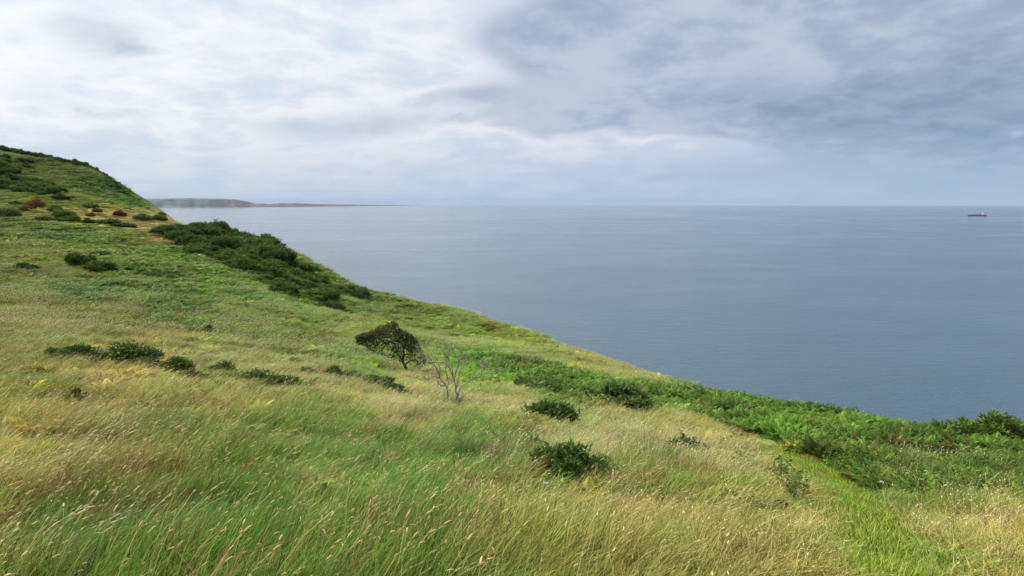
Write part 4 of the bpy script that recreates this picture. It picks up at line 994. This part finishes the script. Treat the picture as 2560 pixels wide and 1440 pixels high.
# ---------------------------------------------------------------- ship
def sea_point(px, py):
    a, b = ray(px, py); a, b = float(a), float(b); Y = 4000.0
    for _ in range(40): Y = (EZ - sea_z(a * Y, Y)) / -b
    return np.array([a * Y, Y, sea_z(a * Y, Y)])
def box(mb, x0, x1, y0, y1, z0, z1, tx=0.0):
    v = np.array([(x0, y0, z0), (x1, y0, z0), (x1, y1, z0), (x0, y1, z0), (x0 + tx, y0 + abs(tx) * .3, z1), (x1 - tx * .3, y0 + abs(tx) * .3, z1), (x1 - tx * .3, y1 - abs(tx) * .3, z1), (x0 + tx, y1 - abs(tx) * .3, z1)])
    mb.add(v, f4=[(0, 3, 2, 1), (4, 5, 6, 7), (0, 1, 5, 4), (1, 2, 6, 5), (2, 3, 7, 6), (3, 0, 4, 7)])
def hull(mb, z0, z1, L, B, flare):
    st = [(-.5, .0), (-.47, .35), (-.42, .72), (-.34, .95), (-.2, 1), (.2, 1), (.4, .98), (.46, .9), (.5, .7)]; v = []; n = len(st)
    for zz_, fl in ((z0, 0.0), (z1, flare)):
        for sg in (-1, 1):
            for s_, wv in st: v.append(((s_ - (fl * .03 if s_ < -.4 else 0)) * L, sg * B / 2 * min(1, wv + fl * .12 * (s_ < -.3)), zz_))
    f = []
    for i in range(n - 1): f += [(i, i + 1, 2 * n + i + 1, 2 * n + i), (n + i + 1, n + i, 3 * n + i, 3 * n + i + 1), (2 * n + i, 2 * n + i + 1, 3 * n + i + 1, 3 * n + i)]
    f.append((n - 1, 2 * n - 1, 4 * n - 1, 3 * n - 1)); f.append((n, 0, 2 * n, 3 * n)); mb.add(np.array(v), f4=f)
def ship():
    p = sea_point(2443, 540.0); k = p[1] / F; L = 42 * k; e = empty('cargo_ship', p); B = L * .15
    dk = paint('hull_navy', (.025, .04, .09)); rd = paint('hull_red', (.26, .035, .03)); wh = paint('ship_white', (.5, .52, .55)); br = paint('hatch_brown', (.22, .06, .05)); og = paint('funnel_blue', (.04, .08, .25)); gy = paint('mast_grey', (.6, .62, .64))
    a = MB(); hull(a, -3, 3.2, L, B, 0); h = a.build('hull', rd, e)
    a = MB(); hull(a, 3.202, 8.0, L, B, 1); h2 = a.build('topsides', dk, e)
    a = MB(); box(a, -L * .52, -L * .40, -B * .32, B * .32, 8.01, 11.5, 2.0); a.build('forecastle', dk, e)
    for i in range(5):
        x = -L * .36 + i * L * .125; a = MB(); box(a, x, x + L * .11, -B * .4, B * .4, 8.01, 10.8, .6); a.build('hatch', br, e)
    a = MB(); box(a, L * .29, L * .45, -B * .46, B * .46, 8.01, 13, .5); s1 = a.build('superstructure', wh, e)
    a = MB(); box(a, L * .295, L * .40, -B * .42, B * .42, 13.01, 18, .4); a.build('deck_house', wh, s1)
    a = MB(); box(a, L * .30, L * .365, -B * .55, B * .55, 18.01, 22, .6); a.build('bridge', wh, s1)
    a = MB(); box(a, L * .395, L * .43, -B * .14, B * .14, 13.01, 22, .8); a.build('funnel', og, e)
    for x, zt in ((-L * .44, 25), (L * .335, 28)):
        a = MB(); a.tube(np.array([[x, 0, 8], [x, 0, zt]]), [1.3, .5], 6); a.build('mast', gy, e)
    e.scale = (1.08, 1.0, .72)
    tag(e, 'long low red and navy cargo ship with white bridge at the stern', 'ship')
ship()
def lighthouse():
    a, b = ray(984, 513.6); Y = 17700.0; x = float(a) * Y; z = EZ + float(b) * Y
    e = empty('lighthouse', (x, Y, z - 4)); wh = paint('lighthouse_white', (.78, .78, .76)); rd = paint('lighthouse_red', (.4, .05, .04))
    m_ = MB(); m_.tube(np.array([[0, 0, 0], [0, 0, 12], [0, 0, 30]]), [5.0, 4.2, 3.4], 12); m_.build('tower', wh, e)
    m_ = MB(); m_.tube(np.array([[0, 0, 30.01], [0, 0, 31], [0, 0, 35], [0, 0, 38]]), [4.4, 2.8, 2.8, .3], 12); m_.build('lantern', rd, e)
    tag(e, 'tiny lighthouse near the end of the distant low spit', 'lighthouse')
lighthouse()

# ---------------------------------------------------------------- scatter the ground cover round the things
def flush(key, name, collection, label, cat):
    if not G[key]: return
    d = {k: np.concatenate([q[k] for q in G[key]]) for k in G[key][0]}
    P = d['pos']; keep = np.ones(len(P), bool); low = np.ones(len(P))
    for bx, by, br, thin in CLEAR:
        q = np.hypot(P[:, 0] - bx, P[:, 1] - by); keep &= q > br * .26
        if thin:      # grass is kept shorter close round a bush so the bush shows above it
            low = np.minimum(low, np.clip(.75 + .25 * (q - br * .26) / (br * .4 + .1), .75, 1))
    if key in ('tuft', 'stem', 'far', 'br'): d['scl'][:, 2] *= low
    d = {k: v[keep] for k, v in d.items()}
    print('SCATTER', name, len(d['pos']))
    gn_scatter(name, d['pos'], d['rot'], d['scl'], d['vi'], d['tint'], d['htint'], d['dry'], collection, label, cat)
flush('tuft', 'grass', make_tufts(), 'long green grass blades bent over by the wind', 'grass')
flush('stem', 'seeding_grass', make_stems(), 'straw coloured grass stems with pale seed heads', 'grass')
flush('turf', 'path_grass', make_turf(), 'short bright green turf growing on the path', 'grass')
flush('far', 'hillside_grass', make_far_tufts(), 'rough grass covering the farther slopes', 'grass')
flush('br', 'bracken_undergrowth', make_bracken(), 'dense green bracken fronds spreading over the slope', 'bracken')
flush('herb', 'leafy_undergrowth', make_herbs(), 'low leafy herbs and brambles beside the path', 'undergrowth')

# ---------------------------------------------------------------- air
def haze():
    m, t, o = mat('sea_haze'); v = t.n.new('ShaderNodeVolumePrincipled')
    v.inputs['Color'].default_value = (.52, .66, .86, 1); v.inputs['Density'].default_value = 2.7e-5; v.inputs['Anisotropy'].default_value = .0
    t.l.new(v.outputs[0], o.inputs['Volume'])
    S = 47000.0; mb = MB(); box(mb, -S, S, -S, S, -180.0, 160.0); h = mb.build('haze', m)
    tag(h, 'thin pale sea haze lying over the water', 'haze', kind='stuff')
haze()
